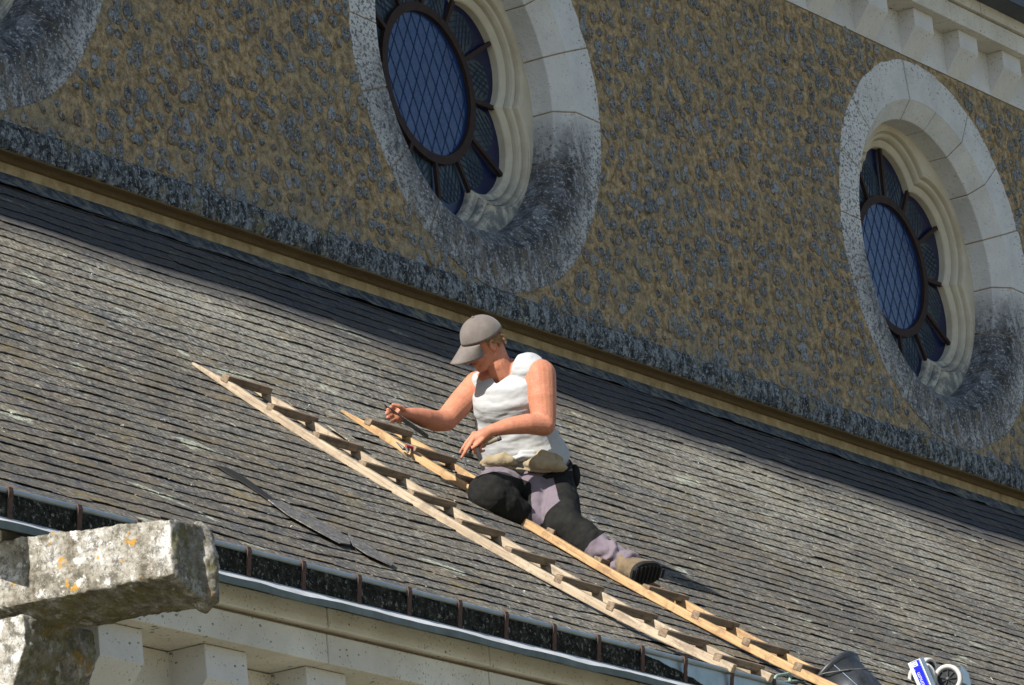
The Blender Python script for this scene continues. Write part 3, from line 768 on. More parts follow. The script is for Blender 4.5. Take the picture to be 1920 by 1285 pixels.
# ------------------------------------------------------------------ roof ladders
def ladder(xl, y_top, y_bot, m_st, label, skew=0.0, wid=.40, first=None, spacing=.3415, lift_end=.05):
    t = empty('roof_ladder', tuple(roof_pt(xl+wid/2, roof_s(y_bot))))
    tag(t, label, 'roof ladder', 'wooden ladders hooked on the slate roof')
    t.location = (0, 0, 0)
    s0, s1 = roof_s(y_bot), roof_s(y_top); sw, sh = .038, .044
    def hgt(s_): k = max(0, 1-s_/1.9); return .002 + lift_end*k*k*1.2
    s_tip = s1
    for side in (0, 1):
        mb = MB(); n = 46; vs = []
        s1 = s_tip if side == 0 else roof_s(first)+.15
        for i in range(n+1):
            s_ = s0 + (s1-s0)*i/n; u = (s_-s0)/(s1-s0); dt = s1-s_
            tp = min(1, .12+dt/.34); x_ = xl + side*(wid-sw) + skew*(s1-s_) + .006*math.sin(s_*2+side)
            hh = sh*(.25+.75*tp)
            vs += [roof_pt(x_+sw/2*(1-tp)*.7, s_, hgt(s_)), roof_pt(x_+sw/2+sw/2*tp, s_, hgt(s_)), roof_pt(x_+sw/2+sw/2*tp*.95, s_, hgt(s_)+hh), roof_pt(x_+sw/2*(1-tp)*.7, s_, hgt(s_)+hh)]
        fs = [(3, 2, 1, 0), (4*n, 4*n+1, 4*n+2, 4*n+3)] + [(4*i+j, 4*i+(j+1) % 4, 4*i+4+(j+1) % 4, 4*i+4+j) for i in range(n) for j in range(4)]
        mb.add(vs, fs); mb.build('stringer', m_st, t, bevel=.005)
    s1 = s_tip; k = 0; s_ = roof_s(first)
    while s_ > s0 + .02:
        tt, nn = roof_frame(s_); x_ = xl + skew*(s1-s_); mb = MB()
        tlt = random.uniform(-.02, .02)
        Mx = Matrix((Vector((1, 0, 0)), tt, nn)).transposed().to_4x4(); Mx.translation = roof_pt(x_, s_, hgt(s_)+sh+.0005)
        Mx = Mx @ Matrix.Rotation(random.uniform(-.012, .012), 4, 'Z') @ Matrix.Rotation(R(-6), 4, 'X')
        mb.box((.001, -.025, -.022), (wid+.010+random.uniform(-.012, .012), .025+random.uniform(-.004, .004), .020+random.uniform(-.003, .003)), Mx); mb.build('rung', M_RUNG, t, bevel=.006)
        s_ -= spacing; k += 1
    return t
ladder(.008, -2.01, -5.02, M_WOOD_A, 'front roof ladder with pale weathered stringers, left of the roofer', .0, .40, -2.20)
ladder(1.31, -2.06, -4.97, M_WOOD_B, 'roof ladder with orange stringers that the roofer sits on', .014, .40, -2.215, .3385)

# ------------------------------------------------------------------ slipped and lifted slates (lying on the roof), and a sliver for a dark gap
def loose(pts, label, mat, h=.02):
    mb = MB(); P = []
    for (px, py) in pts:
        # intersect the sight line with the roof surface
        lo, hi = 20.0, 40.0
        d = (at(px, py, 1.0)-CAM)
        best = None
        for q in range(3000):
            p = CAM + d*(lo+(hi-lo)*q/3000)
            if -5.1 < p.y < 0 and p.z < roof_z(p.y)+h: best = p; break
        P.append(best)
    if any(p is None for p in P): return
    c = sum(P, Vector())/len(P); tt, nn = roof_frame(roof_s(c.y))
    mb.prism([p+nn*.001 for p in P], -nn*.005)
    return tag(mb.build('loose_slate', mat), label, 'slate', 'slipped slates on the roof')
loose([(503, 937), (528, 940), (592, 972), (655, 1008), (657, 1021), (637, 1018), (585, 990), (540, 965)], 'long bluish slipped slate lying slantwise left of the front ladder', M_SLATE_B)
loose([(653, 1000), (664, 1010), (700, 1028), (738, 1055), (734, 1060), (690, 1040), (662, 1022)], 'small bluish slipped slate close above the gutter', M_SLATE_B)
loose([(610, 795), (640, 803), (690, 842), (672, 838)], 'narrow grey slipped slate between the two roof ladders', M_SLATE, .03)
loose([(404, 872), (428, 878), (448, 888), (470, 903), (515, 936), (552, 962), (546, 963), (505, 938), (462, 908), (436, 893)], 'thin black sliver standing for a dark gap in the slates, left of the ladders', M_DARK, .014)  # black sheet laid on the roof to stand for an open gap

# ------------------------------------------------------------------ the roofer
man = empty('person', tuple(at(990, 950, 28.4)))
tag(man, 'roofer in grey cap and sleeveless pale shirt sitting sideways on the ladder', 'person')
man.location = (0, 0, 0)
P = at
shR, shL = P(896, 722, 28.42), P(1012, 704, 28.20)
A3 = (shL-shR).normalized(); UPW = (-CU*.0 + Vector((0, 0, 1))*1.0 + CR*(-.08)).normalized()
spine = (P(948, 705, 28.28)-P(985, 880, 28.42)).normalized()
A3 = (A3 - spine*A3.dot(spine)).normalized(); B3 = A3.cross(spine).normalized()
if B3.dot(fwd) > 0: B3 = -B3
# head frame
hf = (CR*-.78 + CU*-.50 + fwd*-.36).normalized(); hu = (CR*-.46 + CU*.82 + fwd*-.34); hu = (hu-hf*hu.dot(hf)).normalized()
hl = hu.cross(hf).normalized()   # his left
HC = P(907, 647, 28.21)
HS = 1.06
def H(x_, y_, z_): return HC + (-hl*x_ + hf*y_ + hu*z_)*HS   # x to his right
def HV(x_, y_, z_): return (-hl*x_ + hf*y_ + hu*z_)*HS
b = MB()
b.ell(H(0, -.012, .03), HV(.078, 0, 0), HV(0, .098, 0), HV(0, 0, .094))
b.ell(H(0, .024, -.035), HV(.064, 0, 0), HV(0, .068, 0), HV(0, 0, .078))
b.ell(H(0, .050, -.082), HV(.044, 0, 0), HV(0, .040, 0), HV(0, 0, .036))
b.ell(H(0, .070, -.100), HV(.024, 0, 0), HV(0, .020, 0), HV(0, 0, .018))
for s_ in (-1, 1):
    b.rcone(H(.050*s_, .000, -.052), H(.024*s_, .060, -.092), .020*HS, .018*HS)       # jaw line
    b.ell(H(.040*s_, .064, -.028), HV(.022, 0, 0), HV(0, .020, 0), HV(0, 0, .022))      # cheek
    b.ell(H(.030*s_, .084, .022), HV(.026, 0, 0), HV(0, .012, 0), HV(0, 0, .009))        # brow
    # ear
    pts = []
    for k in range(9):
        an = R(-70+k*31); pts.append((H((.076+.009*math.sin(math.pi*k/8))*s_, -.014-.017*math.cos(an+R(90)), .002+.028*math.sin(an+R(90))), .0046*HS))
    b.chain(pts, 8); b.ell(H(.078*s_, -.008, -.004), HV(.006, 0, 0), HV(0, .016, 0), HV(0, 0, .024))
b.chain([(H(0, .088, .012), .009), (H(0, .104, -.016), .0105), (H(0, .118, -.034), .0125)], 10)
for s_ in (-1, 1): b.ell(H(.013*s_, .100, -.037), HV(.009, 0, 0), HV(0, .012, 0), HV(0, 0, .008))
b.ell(H(0, .088, -.060), HV(.024, 0, 0), HV(0, .011, 0), HV(0, 0, .0065)); b.ell(H(0, .086, -.073), HV(.021, 0, 0), HV(0, .011, 0), HV(0, 0, .007))
# neck, shoulders, trunk
b.chain([(H(0, -.035, -.03), .064), (P(934, 682, 28.24), .066), (P(950, 705, 28.28), .078)])
b.rcone(P(955, 700, 28.29), shL, .080, .074); b.rcone(P(940, 706, 28.30), shR, .080, .070)
b.loft([(P(950, 700, 28.28), A3*.10, B3*.07), (P(953, 735, 28.31), A3*.18, B3*.10), (P(962, 800, 28.36), A3*.19, B3*.11), (P(985, 880, 28.42), A3*.2, B3*.12)])
b.chain([(P(950, 905, 28.42), .09), (P(916, 930, 28.05), .065), (P(1000, 986, 28.12), .03)]); b.chain([(P(1028, 905, 28.36), .09), (P(1058, 985, 28.03), .065), (P(1180, 1060, 27.82), .022)])
# arms
b.chain([(shR, .076), (P(866, 754, 28.36), .070), (P(836, 788, 28.25), .060), (P(818, 790, 28.19), .056), (P(795, 784, 28.10), .052), (P(772, 777, 28.02), .036), (P(762, 776, 27.99), .031)], 20)
b.chain([(shL, .088), (P(1016, 745, 28.15), .079), (P(1020, 785, 28.12), .066), (P(1020, 797, 28.10), .060), (P(990, 795, 28.04), .055), (P(955, 799, 27.99), .046), (P(928, 806, 27.96), .035), (P(920, 808, 27.95), .033)], 20)
# his right hand (image left), pinching a slate
d0 = 27.96
b.chain([(P(760, 776, 27.98), .030), (P(751, 774, d0), .034), (P(746, 780, d0), .031)])
b.rcone(P(752, 768, d0+.01), P(748, 787, d0+.01), .024, .022)
for kx, ky, m1, m2, tip, r_ in (((745, 767)), ) if False else (): pass
FR = [[(745, 767, .0), (734, 763, -.03), (727, 768, -.045), (731, 773, -.035)], [(744, 773, .0), (732, 770, -.035), (725, 775, -.048), (731, 780, -.035)], [(745, 780, .0), (733, 778, -.035), (727, 783, -.045), (734, 787, -.03)], [(748, 787, .0), (738, 786, -.025), (732, 790, -.035), (738, 793, -.02)]]
for f_, r_ in zip(FR, (.0100, .0104, .0100, .0088)):
    b.chain([(P(x_, y_, d0+z_), r_*q) for (x_, y_, z_), q in zip(f_, (1.1, 1.02, .95, .84))], 10)
b.chain([(P(757, 768, d0-.03), .013), (P(748, 762, d0-.055), .0118), (P(737, 759, d0-.07), .0098)], 10)
# his left hand (image right), on the hammer
d1 = 27.94
b.chain([(P(920, 808, 27.95), .032), (P(907, 816, d1), .036), (P(895, 822, d1), .034)])
b.rcone(P(890, 816, d1), P(905, 833, d1+.01), .022, .022)
FL = [[(887, 815, -.01), (876, 828, -.03), (868, 840, -.03), (863, 849, -.02)], [(889, 820, -.02), (880, 835, -.04), (872, 848, -.04), (866, 858, -.03)], [(896, 827, -.02), (890, 839, -.045), (889, 848, -.03), (893, 850, -.01)], [(903, 831, -.01), (900, 842, -.035), (903, 847, -.02), (908, 845, -.0)]]
for f_, r_ in zip(FL, (.0098, .0102, .0098, .0088)):
    b.chain([(P(x_, y_, d1+z_), r_*q) for (x_, y_, z_), q in zip(f_, (1.15, 1.04, .95, .84))], 10)
b.chain([(P(905, 824, d1-.03), .013), (P(894, 834, d1-.055), .0115), (P(886, 840, d1-.055), .0095)], 10)
body = remeshed(b, 'body', M_SKIN, man, .0042, 5)
# eyes
for s_ in (-1, 1):
    e = MB(); e.ell(H(.031*s_, .083, .004), HV(.012, 0, 0), HV(0, .010, 0), HV(0, 0, .009)); e.build('eye', M_EYE, man, smooth=True)
# hair
b = MB(); b.ell(H(0, -.020, .022), HV(.084, 0, 0), HV(0, .096, 0), HV(0, 0, .088), 28, 18)
for k in range(60):
    an = random.uniform(-1, 1); p0 = H(.076*math.sin(an*1.2), -.108+.03*abs(an), random.uniform(-.03, .03)); b.rcone(p0, p0+HV(random.uniform(-.012, .012), -.010, -.016), .006, .002, 6, 2)
hair = remeshed(b, 'hair', M_HAIR, man, .0045, 1, lambda p, n_: .0035*fbm(p, 90, 3))
def hair_cut(p, n_):
    q = p-HC; y_ = q.dot(hf)/HS; z_ = q.dot(hu)/HS; x_ = abs(q.dot(hl))/HS
    if y_ > .012 or z_ < -.055 - .3*y_*0: return True
    if x_ > .055 and z_ < -.0 and y_ > -.045: return True
    return False
bm = bmesh.new(); bm.from_mesh(hair.data); bmesh.ops.delete(bm, geom=[f for f in bm.faces if hair_cut(f.calc_center_median(), f.normal)], context='FACES'); soften_border(bm, 3); bm.to_mesh(hair.data); bm.free()
# cap
b = MB(); nu, nv = 40, 14; vs = []; fs = []
for j in range(nv+1):
    ph = math.pi*(.468 + .02*math.sin(0))*j/nv
    for i in range(nu):
        th = 2*math.pi*i/nu; sx_, sy_ = math.sin(ph)*math.cos(th), math.sin(ph)*math.sin(th)
        seam = 1 - .012*(abs(math.sin(3*th))**.25 < .55)
        bump_ = 1 + .015*math.sin(5*th+4*ph)*math.sin(ph)
        vs.append(H(sx_*.094*bump_*seam, -.010+sy_*.115*bump_*seam, .030 + math.cos(ph)*.124 + (.012 if sy_ > 0 else .0)*sy_))
for j in range(nv):
    for i in range(nu): i2 = (i+1) % nu; fs.append((j*nu+i, (j+1)*nu+i, (j+1)*nu+i2, j*nu+i2))
b.add(vs, fs)
b.ell(H(0, -.010, .156), HV(.008, 0, 0), HV(0, .008, 0), HV(0, 0, .005), 10, 6)
cap = b.build('cap', M_CAPM, man, smooth=True); sol = cap.modifiers.new('t', 'SOLIDIFY'); sol.thickness = .003
b = MB(); vs = []; fs = []; nu, nv = 18, 8
for j in range(nv+1):
    for i in range(nu+1):
        t = -1+2*i/nu; u = j/nv; th = t*R(58)
        xx = math.sin(th)*.092*(1-.10*u*abs(t)); yf = -.010+math.cos(th)*.113
        ext = .098*u*math.sqrt(max(0, 1-abs(t)**2.6))
        vs.append(H(xx, yf+ext, .040 + .012*math.cos(th) - .044*u - .026*(t*t)*u - .004))
for j in range(nv):
    for i in range(nu): k = j*(nu+1)+i; fs.append((k, k+1, k+nu+2, k+nu+1))
b.add(vs, fs); vis = b.build('cap_visor', M_CAPM, cap, smooth=True); sol = vis.modifiers.new('t', 'SOLIDIFY'); sol.thickness = .004
# shirt
b = MB()
b.loft([(P(951, 700, 28.28), A3*.125, B3*.085), (P(951, 716, 28.27), A3*.172, B3*.125), (P(954, 745, 28.29), A3*.200, B3*.150), (P(960, 780, 28.35), A3*.208, B3*.148), (P(967, 815, 28.38), A3*.222, B3*.160), (P(978, 848, 28.41), A3*.243, B3*.176), (P(985, 866, 28.42), A3*.252, B3*.178), (P(986, 874, 28.43), A3*.235, B3*.165)], 36)
b.rcone(P(962, 694, 28.27), P(994, 692, 28.23), .078, .086); b.rcone(P(935, 706, 28.32), P(908, 716, 28.38), .074, .072)
def folds(p, n_):
    q = Vector((p.dot(A3), p.dot(B3), p.dot(spine)))
    f = .010*fbm(Vector((q.x*1.2, q.y, q.z*3.0)), 3.2, 3) + .0065*math.sin(q.z*46+q.x*22+7*fbm(q, 4, 2))*max(0, fbm(q, 2.5, 2)+.30) + .003*fbm(Vector((q.x, q.y, q.z*2.5)), 14, 2)
    return f
shirt = remeshed(b, 'shirt', M_SHIRT, man, .006, 8, folds)
neck_c = P(940, 694, 28.24)
bm = bmesh.new(); bm.from_mesh(shirt.data)
def neck_cut(p):
    q = p - neck_c; z_ = q.dot(spine); a_ = q.dot(A3); f_ = q.dot(B3)
    if z_ > .075: return True
    return abs(a_) < .074+.2*max(z_, 0) and z_ > -.035 - .25*max(0, f_)*0 + abs(a_)*.55 - .02 and f_ > -.12
bmesh.ops.delete(bm, geom=[f for f in bm.faces if neck_cut(f.calc_center_median())], context='FACES'); soften_border(bm, 10); bm.to_mesh(shirt.data); bm.free()
sol = shirt.modifiers.new('t', 'SOLIDIFY'); sol.thickness = .003; sol.offset = 1
# trousers
kR, kL = P(918, 928, 28.02), P(1058, 984, 28.02)
aR, aL = P(1014, 992, 28.12), P(1184, 1064, 27.82)
b = MB()
b.loft([(P(988, 876, 28.42), A3*.243, B3*.170), (P(992, 895, 28.43), A3*.250, B3*.170), (P(998, 918, 28.43), A3*.235, B3*.155), (P(1002, 935, 28.43), A3*.19, B3*.12)], 32)
b.chain([(P(952, 908, 28.40), .122), (P(935, 916, 28.20), .122), (kR, .112), (P(945, 945, 28.05), .100), (P(975, 968, 28.10), .078), (aR, .052)], 22)
b.chain([(P(1035, 908, 28.38), .118), (P(1048, 945, 28.20), .108), (kL, .096), (P(1090, 1008, 27.98), .090), (P(1120, 1026, 27.93), .078), (P(1150, 1044, 27.88), .070), (aL, .062)], 22)
b.rcone(P(1000, 905, 28.28), P(1006, 945, 28.17), .085, .062); b.rcone(P(1006, 945, 28.17), P(1010, 975, 28.12), .062, .045)
def tfold(p, n_):
    dk = (p-aL).length; k = max(0, 1-dk/.34)
    q = p*1.0; s_ = (p-aL).dot((kL-aL).normalized())
    return .010*fbm(p, 6, 3) + .005*fbm(p, 15, 3) + .019*k*math.sin(s_*58+6*fbm(p, 7, 2)) + .003*fbm(p, 20, 2) + .004*math.sin((p.z*1.5+p.x)*30+4*fbm(p, 5, 2))*max(0, fbm(p, 4, 1))
tr = remeshed(b, 'trousers', M_LILAC, man, .0065, 7, tfold)
def seg_d(p, a, b_): t = max(0, min(1, (p-a).dot(b_-a)/(b_-a).length_squared)); return t, (p-(a+(b_-a)*t)).length
tocam = -fwd
def kneeR(p, n_):
    q = p-P(925, 930, 27.95); a_ = q.dot(CR); c_ = q.dot(CU)
    t, d = seg_d(p, P(905, 905, 28.0), P(985, 975, 28.05))
    return n_.dot(tocam) > -.3 and (p-P(930, 930, 28.05)).length < .235 and (a_+.115)**2 + (c_+.0)**2 > 0 and (-CU).dot(q) > -.125+.3*abs(a_) and q.dot(CR) < .20
def kneeL(p, n_):
    t, d = seg_d(p, P(1042, 962, 28.02), P(1098, 1015, 27.95)); return d < .125 and n_.dot(tocam) > -.2 and 0 <= t <= 1 and (p-P(1042, 962, 28.02)).dot((P(1098, 1015, 27.95)-P(1042, 962, 28.02)).normalized()) > -.03 and (p-P(1098, 1015, 27.95)).dot((P(1098, 1015, 27.95)-P(1042, 962, 28.02)).normalized()) < .045
def hipL(p, n_): q = p-P(1040, 905, 28.25); return q.dot(CR) > .0 - .25*q.dot(CU) and -.15 < q.dot(CU) < .06 and n_.dot(tocam) > -.6
def hipR(p, n_): q = p-P(880, 905, 28.2); return q.dot(CR) < .005 and abs(q.dot(CU)) < .2
split_part(tr, kneeR, 'knee_patch', M_BLACK); split_part(tr, kneeL, 'knee_patch', M_BLACK); split_part(tr, lambda p, n_: hipL(p, n_) and not kneeL(p, n_), 'pocket_panel', M_BLACK)
# dark loin pouch at the hip
b = MB(); b.ell(P(1078, 893, 28.40), CR*.030, CU*.065, fwd*.05); b.build('hip_pouch', M_BLACK, man, smooth=True)
# belt pouches
dB = 28.20
b = MB(); b.chain([(P(903, 868, dB+.02), .014), (P(915, 864, dB), .024), (P(938, 862, dB-.01), .034), (P(957, 864, dB-.01), .026), (P(966, 868, dB), .014)], 12); b.chain([(P(922, 860, dB-.01), .014), (P(944, 853, dB), .016), (P(955, 856, dB), .012)], 10)
b.chain([(P(905, 873, dB), .007), (P(960, 878, dB), .007)], 8)
o = remeshed(b, 'tool_pouch', M_LEATHER, man, .005, 4, lambda p, n_: .004*fbm(p, 22, 3))
b = MB(); b.chain([(P(988, 870, dB), .022), (P(1005, 868, dB-.02), .040), (P(1030, 870, dB-.01), .038), (P(1052, 875, dB+.02), .026), (P(1060, 877, dB+.04), .012)], 14); b.chain([(P(1000, 860, dB), .02), (P(1016, 852, dB), .026), (P(1040, 856, dB+.01), .020), (P(1052, 861, dB+.02), .013)], 12)
b.chain([(P(962, 878, dB), .007), (P(1010, 884, dB-.02), .009), (P(1056, 883, dB+.02), .007)], 8)
o = remeshed(b, 'tool_pouch', M_LEATHER, man, .005, 4, lambda p, n_: .005*fbm(p, 18, 3))
# bunched shirt above the pouches
b = MB(); b.chain([(P(962, 862, dB+.0), .014), (P(980, 856, dB-.0), .030), (P(1000, 852, dB+.01), .024), (P(1014, 848, dB+.02), .012)], 12)
remeshed(b, 'shirt_fold', M_SHIRT, man, .005, 4, lambda p, n_: .004*math.sin(p.dot(CU)*160+3*fbm(p, 12, 2)))
b = MB(); b.loft([(P(988, 877, 28.42), A3*.250, B3*.178), (P(991, 884, 28.43), A3*.254, B3*.178)], 40); b.build('belt', M_BLACK, man, smooth=True)
# boot
sc_ = P(1214, 1076, 27.76); sN = (CR*.64 - CU*.34 - fwd*.69).normalized(); sL = (CR*.60 + CU*.04 + fwd*.70); sL = (sL-sN*sL.dot(sN)).normalized(); sW = sN.cross(sL).normalized()
def oval(k, off, up_, wk=1.0):
    return (sc_ + sL*off - sN*up_, sL*(.102*k), sW*(.064*wk))
b = MB(); b.loft([oval(.97, 0, 0, .96), oval(1, 0, .010), oval(1, 0, .026)], 32, 2.5); 
for k in range(-4, 5):
    b.beam(sc_+sL*.028*k-sW*.046*(1-(k/6)**2)+sN*.003, sc_+sL*.028*k+sW*.046*(1-(k/6)**2)+sN*.003, .012, .008, sN)
boot = b.build('boot_sole', M_RUBBER, man, bevel=.002)
b = MB(); b.loft([oval(.97, 0, .024, .95), oval(.96, 0, .045, .97), oval(.82, -.02, .075, .9), oval(.55, -.055, .10, .86), oval(.45, -.062, .15, .86)], 32, 2.3)
b.rcone(sc_-sL*.06-sN*.11, aL, .052, .050)
remeshed(b, 'boot', M_BOOT, man, .005, 4, lambda p, n_: .003*fbm(p, 26, 3))
# folded foot (mostly hidden behind the left leg)
b = MB(); b.chain([(P(1014, 992, 28.14), .05), (P(1035, 1000, 28.22), .046), (P(1052, 1004, 28.30), .036)], 14); remeshed(b, 'boot', M_BOOT, man, .006, 4)

# slate in his right hand
e1 = P(720, 758, 27.90); e2 = P(803, 816, 27.95); dn = (-CU*.030 + CR*-.004 + fwd*.19)
b = MB(); tl = (e2-e1).normalized(); nrm = tl.cross(dn).normalized()
b.prism([e1, e1+tl*.29, e1+tl*.285+dn*.9, e1+tl*.02+dn], nrm*.004)
tag(b.build('slate_tile', M_SLATE_B, bevel=.0015), 'thin dark slate held edge-on in the roofer\'s outstretched hand', 'slate')
# hammer in his left hand
hm = empty('slating_hammer'); tag(hm, 'slating hammer with leather grip held in the roofer\'s hand over his belly', 'hammer')
b = MB(); b.chain([(P(934, 822, d1+.01), .0145), (P(915, 829, d1+.0), .0165), (P(900, 834, d1-.0), .012)], 14); b.build('grip', M_LEATHER, hm, smooth=True)
b = MB(); b.tube([P(932, 822.8, d1+.009), P(939, 820.2, d1+.012)], [.0165, .0155], 16); b.build('pommel', M_STEEL, hm, smooth=True)
b = MB(); b.tube([P(900, 834, d1), P(883, 845, d1), P(880, 850, d1)], [.007, .007, .008], 8); b.beam(P(871, 852, d1), P(886, 855, d1+.02), .022, .016, CU); b.tube([P(884, 832, d1-.02), P(882, 852, d1)], [.004, .006], 8); b.build('head', M_STEEL, hm)
# hammer left hooked on the orange ladder
h2 = empty('roofing_hammer'); tag(h2, 'dark handled hammer with red collar hooked over the orange ladder stringer', 'hammer')
q = lambda px, py, X_: on_axis(px, py, 0, X_) - fwd*.13
b = MB(); b.tube([q(744, 828, 1.36), q(757, 840, 1.37), q(768, 842, 1.40)], [.003, .010, .011], 8); b.tube([q(762, 838, 1.37), q(766, 848, 1.37)], [.009, .006], 8); b.build('head', M_STEEL, h2)
b = MB(); b.tube([q(762, 836, 1.375), q(775, 839, 1.43)], .0085, 8); b.build('collar', M_RED, h2)
b = MB(); b.tube([q(776, 846, 1.42), q(800, 861, 1.44), q(828, 880, 1.45), q(852, 895, 1.46)], [.006, .008, .011, .010], 10); b.build('handle', M_HANDLE, h2, smooth=True)

# ------------------------------------------------------------------ bucket, trolley, rope
def roof_hit(px, py, h=0.0):
    d = at(px, py, 1.0)-CAM
    for q_ in range(6000):
        p = CAM+d*(20+20*q_/6000)
        if -5.1 < p.y < 0 and p.z < roof_z(p.y)+h: return p
    return CAM+d*28
bk = empty('bucket'); tag(bk, 'scuffed black bucket lying on its side beside the orange ladder foot', 'bucket')
depB = (P(1560, 1270, 1.0)-CAM); 
dBk = 27.25
ctr = P(1561, 1275, dBk); ax_ = (CR*.66 - CU*.52 - fwd*.50).normalized(); ux = (CU*.85 + CR*.42); ux = (ux-ax_*ux.dot(ax_)).normalized(); uy = ax_.cross(ux)
b = MB(); vs = []; fs = []; n = 40; pr = [(-.004, .170), (.0, .180), (.020, .180), (.022, .164), (.15, .150), (.32, .124), (.325, .0), (.31, .0), (.308, .116), (.03, .155), (-.004, .162)]
for t_, r_ in pr:
    for k in range(n): an = 2*math.pi*k/n; vs.append(ctr + ax_*t_ + (ux*math.cos(an)+uy*math.sin(an))*max(r_, .001))
for i in range(len(pr)-1):
    for k in range(n): fs.append((i*n+k, i*n+(k+1) % n, (i+1)*n+(k+1) % n, (i+1)*n+k))
b.add(vs, fs); b.build('bucket_body', M_PLASTIC, bk, smooth=True)
b = MB()
for an in (R(60), R(110)):
    b.tube([ctr+ax_*t_+(ux*math.cos(an)+uy*math.sin(an))*(r_+.001) for t_, r_ in ((.022, .164), (.15, .150), (.32, .124))], .0012, 5)
b.build('mould_seam', M_STEELBLUE, bk)
b = MB(); e_l = P(1524, 1269, dBk-.13); b.tube([e_l, P(1550, 1262, dBk-.18), P(1590, 1256, dBk-.17), P(1625, 1254, dBk-.10), P(1646, 1257, dBk)], .0038, 8); b.build('wire_handle', M_STEEL, bk, smooth=True)
b = MB(); b.ell(P(1526, 1270, dBk-.13), CR*.016, CU*.014, fwd*.014); b.build('handle_lug', M_PLASTIC, bk, smooth=True)

tr_ = empty('ladder_trolley'); tag(tr_, 'wheeled trolley with blue lettered rail lying on the slates at the lower right', 'trolley')
dT = 29.5
def wheel(c, ax, r_, parent, up):
    t = (up-ax*up.dot(ax)).normalized(); u = ax.cross(t); n = 36
    wh = empty('wheel'); wh.parent = parent
    b = MB(); pr = [(.018, r_*.72), (.020, r_*.95), (.012, r_), (-.012, r_), (-.020, r_*.95), (-.018, r_*.72)]
    vs = [c+ax*a_+(t*math.cos(2*math.pi*k/n)+u*math.sin(2*math.pi*k/n))*rr for a_, rr in pr for k in range(n)]
    b.add(vs, [(i*n+k, i*n+(k+1) % n, ((i+1) % 6)*n+(k+1) % n, ((i+1) % 6)*n+k) for i in range(6) for k in range(n)])
    b.build('tyre', M_TYRE, wh, smooth=True)
    b = MB(); pr = [(.006, .001), (.006, r_*.60), (.017, r_*.64), (.017, r_*.73), (-.017, r_*.73), (-.004, .001)]
    vs = [c+ax*a_+(t*math.cos(2*math.pi*k/n)+u*math.sin(2*math.pi*k/n))*rr for a_, rr in pr for k in range(n)]
    b.add(vs, [(i*n+k, i*n+(k+1) % n, (i+1)*n+(k+1) % n, (i+1)*n+k) for i in range(5) for k in range(n)])
    for k in range(9):
        an = 2*math.pi*k/9; d_ = t*math.cos(an)+u*math.sin(an); b.beam(c+ax*.010+d_*r_*.15, c+ax*.010+d_*r_*.62, .005, .012, ax)
    b.build('rim', M_PLASTIC, wh)
    b = MB(); b.ell(c+ax*.014, t*r_*.14, u*r_*.14, ax*.014, 14, 8); b.build('hub_cap', M_STEEL, wh, smooth=True)
wax = (-fwd*.93 - CR*.30 + CU*.10).normalized()
wheel(P(1778, 1273, dT), wax, .081, tr_, CU)
wheel(P(1729, 1272, dT-.02), (-fwd*.75-CR*.62+CU*.1).normalized(), .088, tr_, CU)
wheel(P(1739, 1256, dT+.30), (-fwd*.70+CR*.70).normalized(), .068, tr_, CU)
# lettered rail
ra, rb = P(1712, 1241, dT-.13), P(1742, 1311, dT-.13); dr = (rb-ra).normalized(); wr = (CR*.90+CU*.42 - fwd*.0); wr = (wr-dr*wr.dot(dr)).normalized(); nr_ = wr.cross(dr).normalized()
if nr_.dot(fwd) > 0: nr_ = -nr_
Lr = (rb-ra).length
def rail(a0, a1, th0, th1, name, mat):
    b = MB(); o_ = ra + wr*a0; b.prism([o_-dr*(.0)+nr_*th0, ra+wr*a1-dr*(.0)+nr_*th0, ra+wr*a1+dr*Lr+nr_*th0, o_+dr*Lr+nr_*th0], nr_*(th1-th0)); return b.build(name, mat, tr_)
rail(-.030, .042, -.03, 0, 'rail', M_WHITE); rail(-.012, .030, 0, .002, 'blue_panel', M_BLUE); rail(.042, .064, -.04, -.006, 'rail_flange', M_STEELBLUE)
rail(.031, .034, 0, .003, 'rail_lip', M_STEELBLUE)
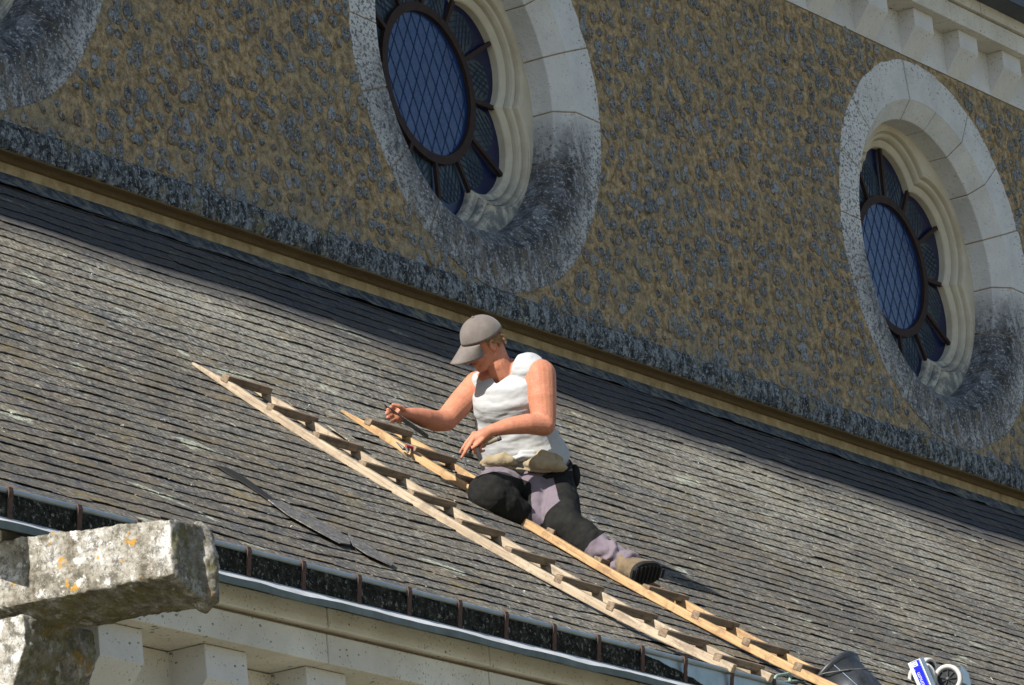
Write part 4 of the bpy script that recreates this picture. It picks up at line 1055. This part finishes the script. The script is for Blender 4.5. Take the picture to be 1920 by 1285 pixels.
def text(s_, size, org, mat, name, xdir, ydir):
    cu = bpy.data.curves.new(name, 'FONT'); cu.body = s_; cu.size = size; cu.extrude = .0006
    o = bpy.data.objects.new(name, cu); COL.objects.link(o)
    Mx = Matrix((xdir, ydir, xdir.cross(ydir))).transposed().to_4x4(); Mx.translation = org; o.matrix_world = Mx
    dg = bpy.context.evaluated_depsgraph_get(); dg.update(); me = bpy.data.meshes.new_from_object(o.evaluated_get(dg))
    COL.objects.unlink(o); bpy.data.objects.remove(o); o2 = bpy.data.objects.new(name, me); COL.objects.link(o2); me.transform(Mx)
    me.materials.clear(); me.materials.append(mat); o2.parent = tr_; return o2
xd = -dr; yd = nr_.cross(xd).normalized()
text('platinum', .034, ra + dr*.182 + wr*(.010) + nr_*.003, M_WHITE, 'lettering', xd, yd)
b = MB(); b.prism([ra-wr*.010+dr*.004+nr_*.002, ra+wr*.018+dr*.004+nr_*.002, ra+wr*.018+dr*.030+nr_*.002, ra-wr*.010+dr*.030+nr_*.002], nr_*.001); b.build('logo_plate', M_WHITE, tr_)
text('G', .026, ra + dr*.026 + wr*(.012) + nr_*.0035, M_BLUE, 'logo', xd, yd)
text('o', .016, ra + dr*.052 + wr*(-.008) + nr_*.003, M_WHITE, 'emblem', xd, yd)
b = MB(); b.prism([P(1802, 1247, dT+.10), P(1816, 1262, dT+.10), P(1824, 1300, dT+.10), P(1800, 1300, dT+.10)], fwd*.04); b.build('side_plate', M_STEELBLUE, tr_)

rp = MB()
pts = [(1428, 1284, 0), (1429, 1272, -.02), (1434, 1264, -.03), (1441, 1264, -.03), (1447, 1270, -.02), (1450, 1276, -.02), (1456, 1268, -.03), (1470, 1265, -.03), (1479, 1264, -.03), (1482, 1270, -.02), (1480, 1280, -.02)]
dR = 27.0
def smooth_pts(pp, k=5):
    out = []
    for i in range(len(pp)-1):
        p0, p1, p2, p3 = pp[max(i-1, 0)], pp[i], pp[i+1], pp[min(i+2, len(pp)-1)]
        for q_ in range(k):
            t = q_/k; out.append(.5*((2*p1)+(p2-p0)*t+(2*p0-5*p1+4*p2-p3)*t*t+(3*p1-p0-3*p2+p3)*t**3))
    return out+[pp[-1]]
rd = lambda x_: 26.28 + (x_-1430)*.0122
rp.tube(smooth_pts([P(x_, y_, rd(x_)+z_) for x_, y_, z_ in pts]), .0085, 8)
rp.tube(smooth_pts([P(x_, y_, rd(x_)-.02) for x_, y_ in ((1450, 1277), (1470, 1280), (1490, 1278), (1512, 1282), (1530, 1292))]), .008, 8)
tag(rp.build('rope', M_ROPE, smooth=True), 'pale green rope looped over the gutter edge below the ladders', 'rope')
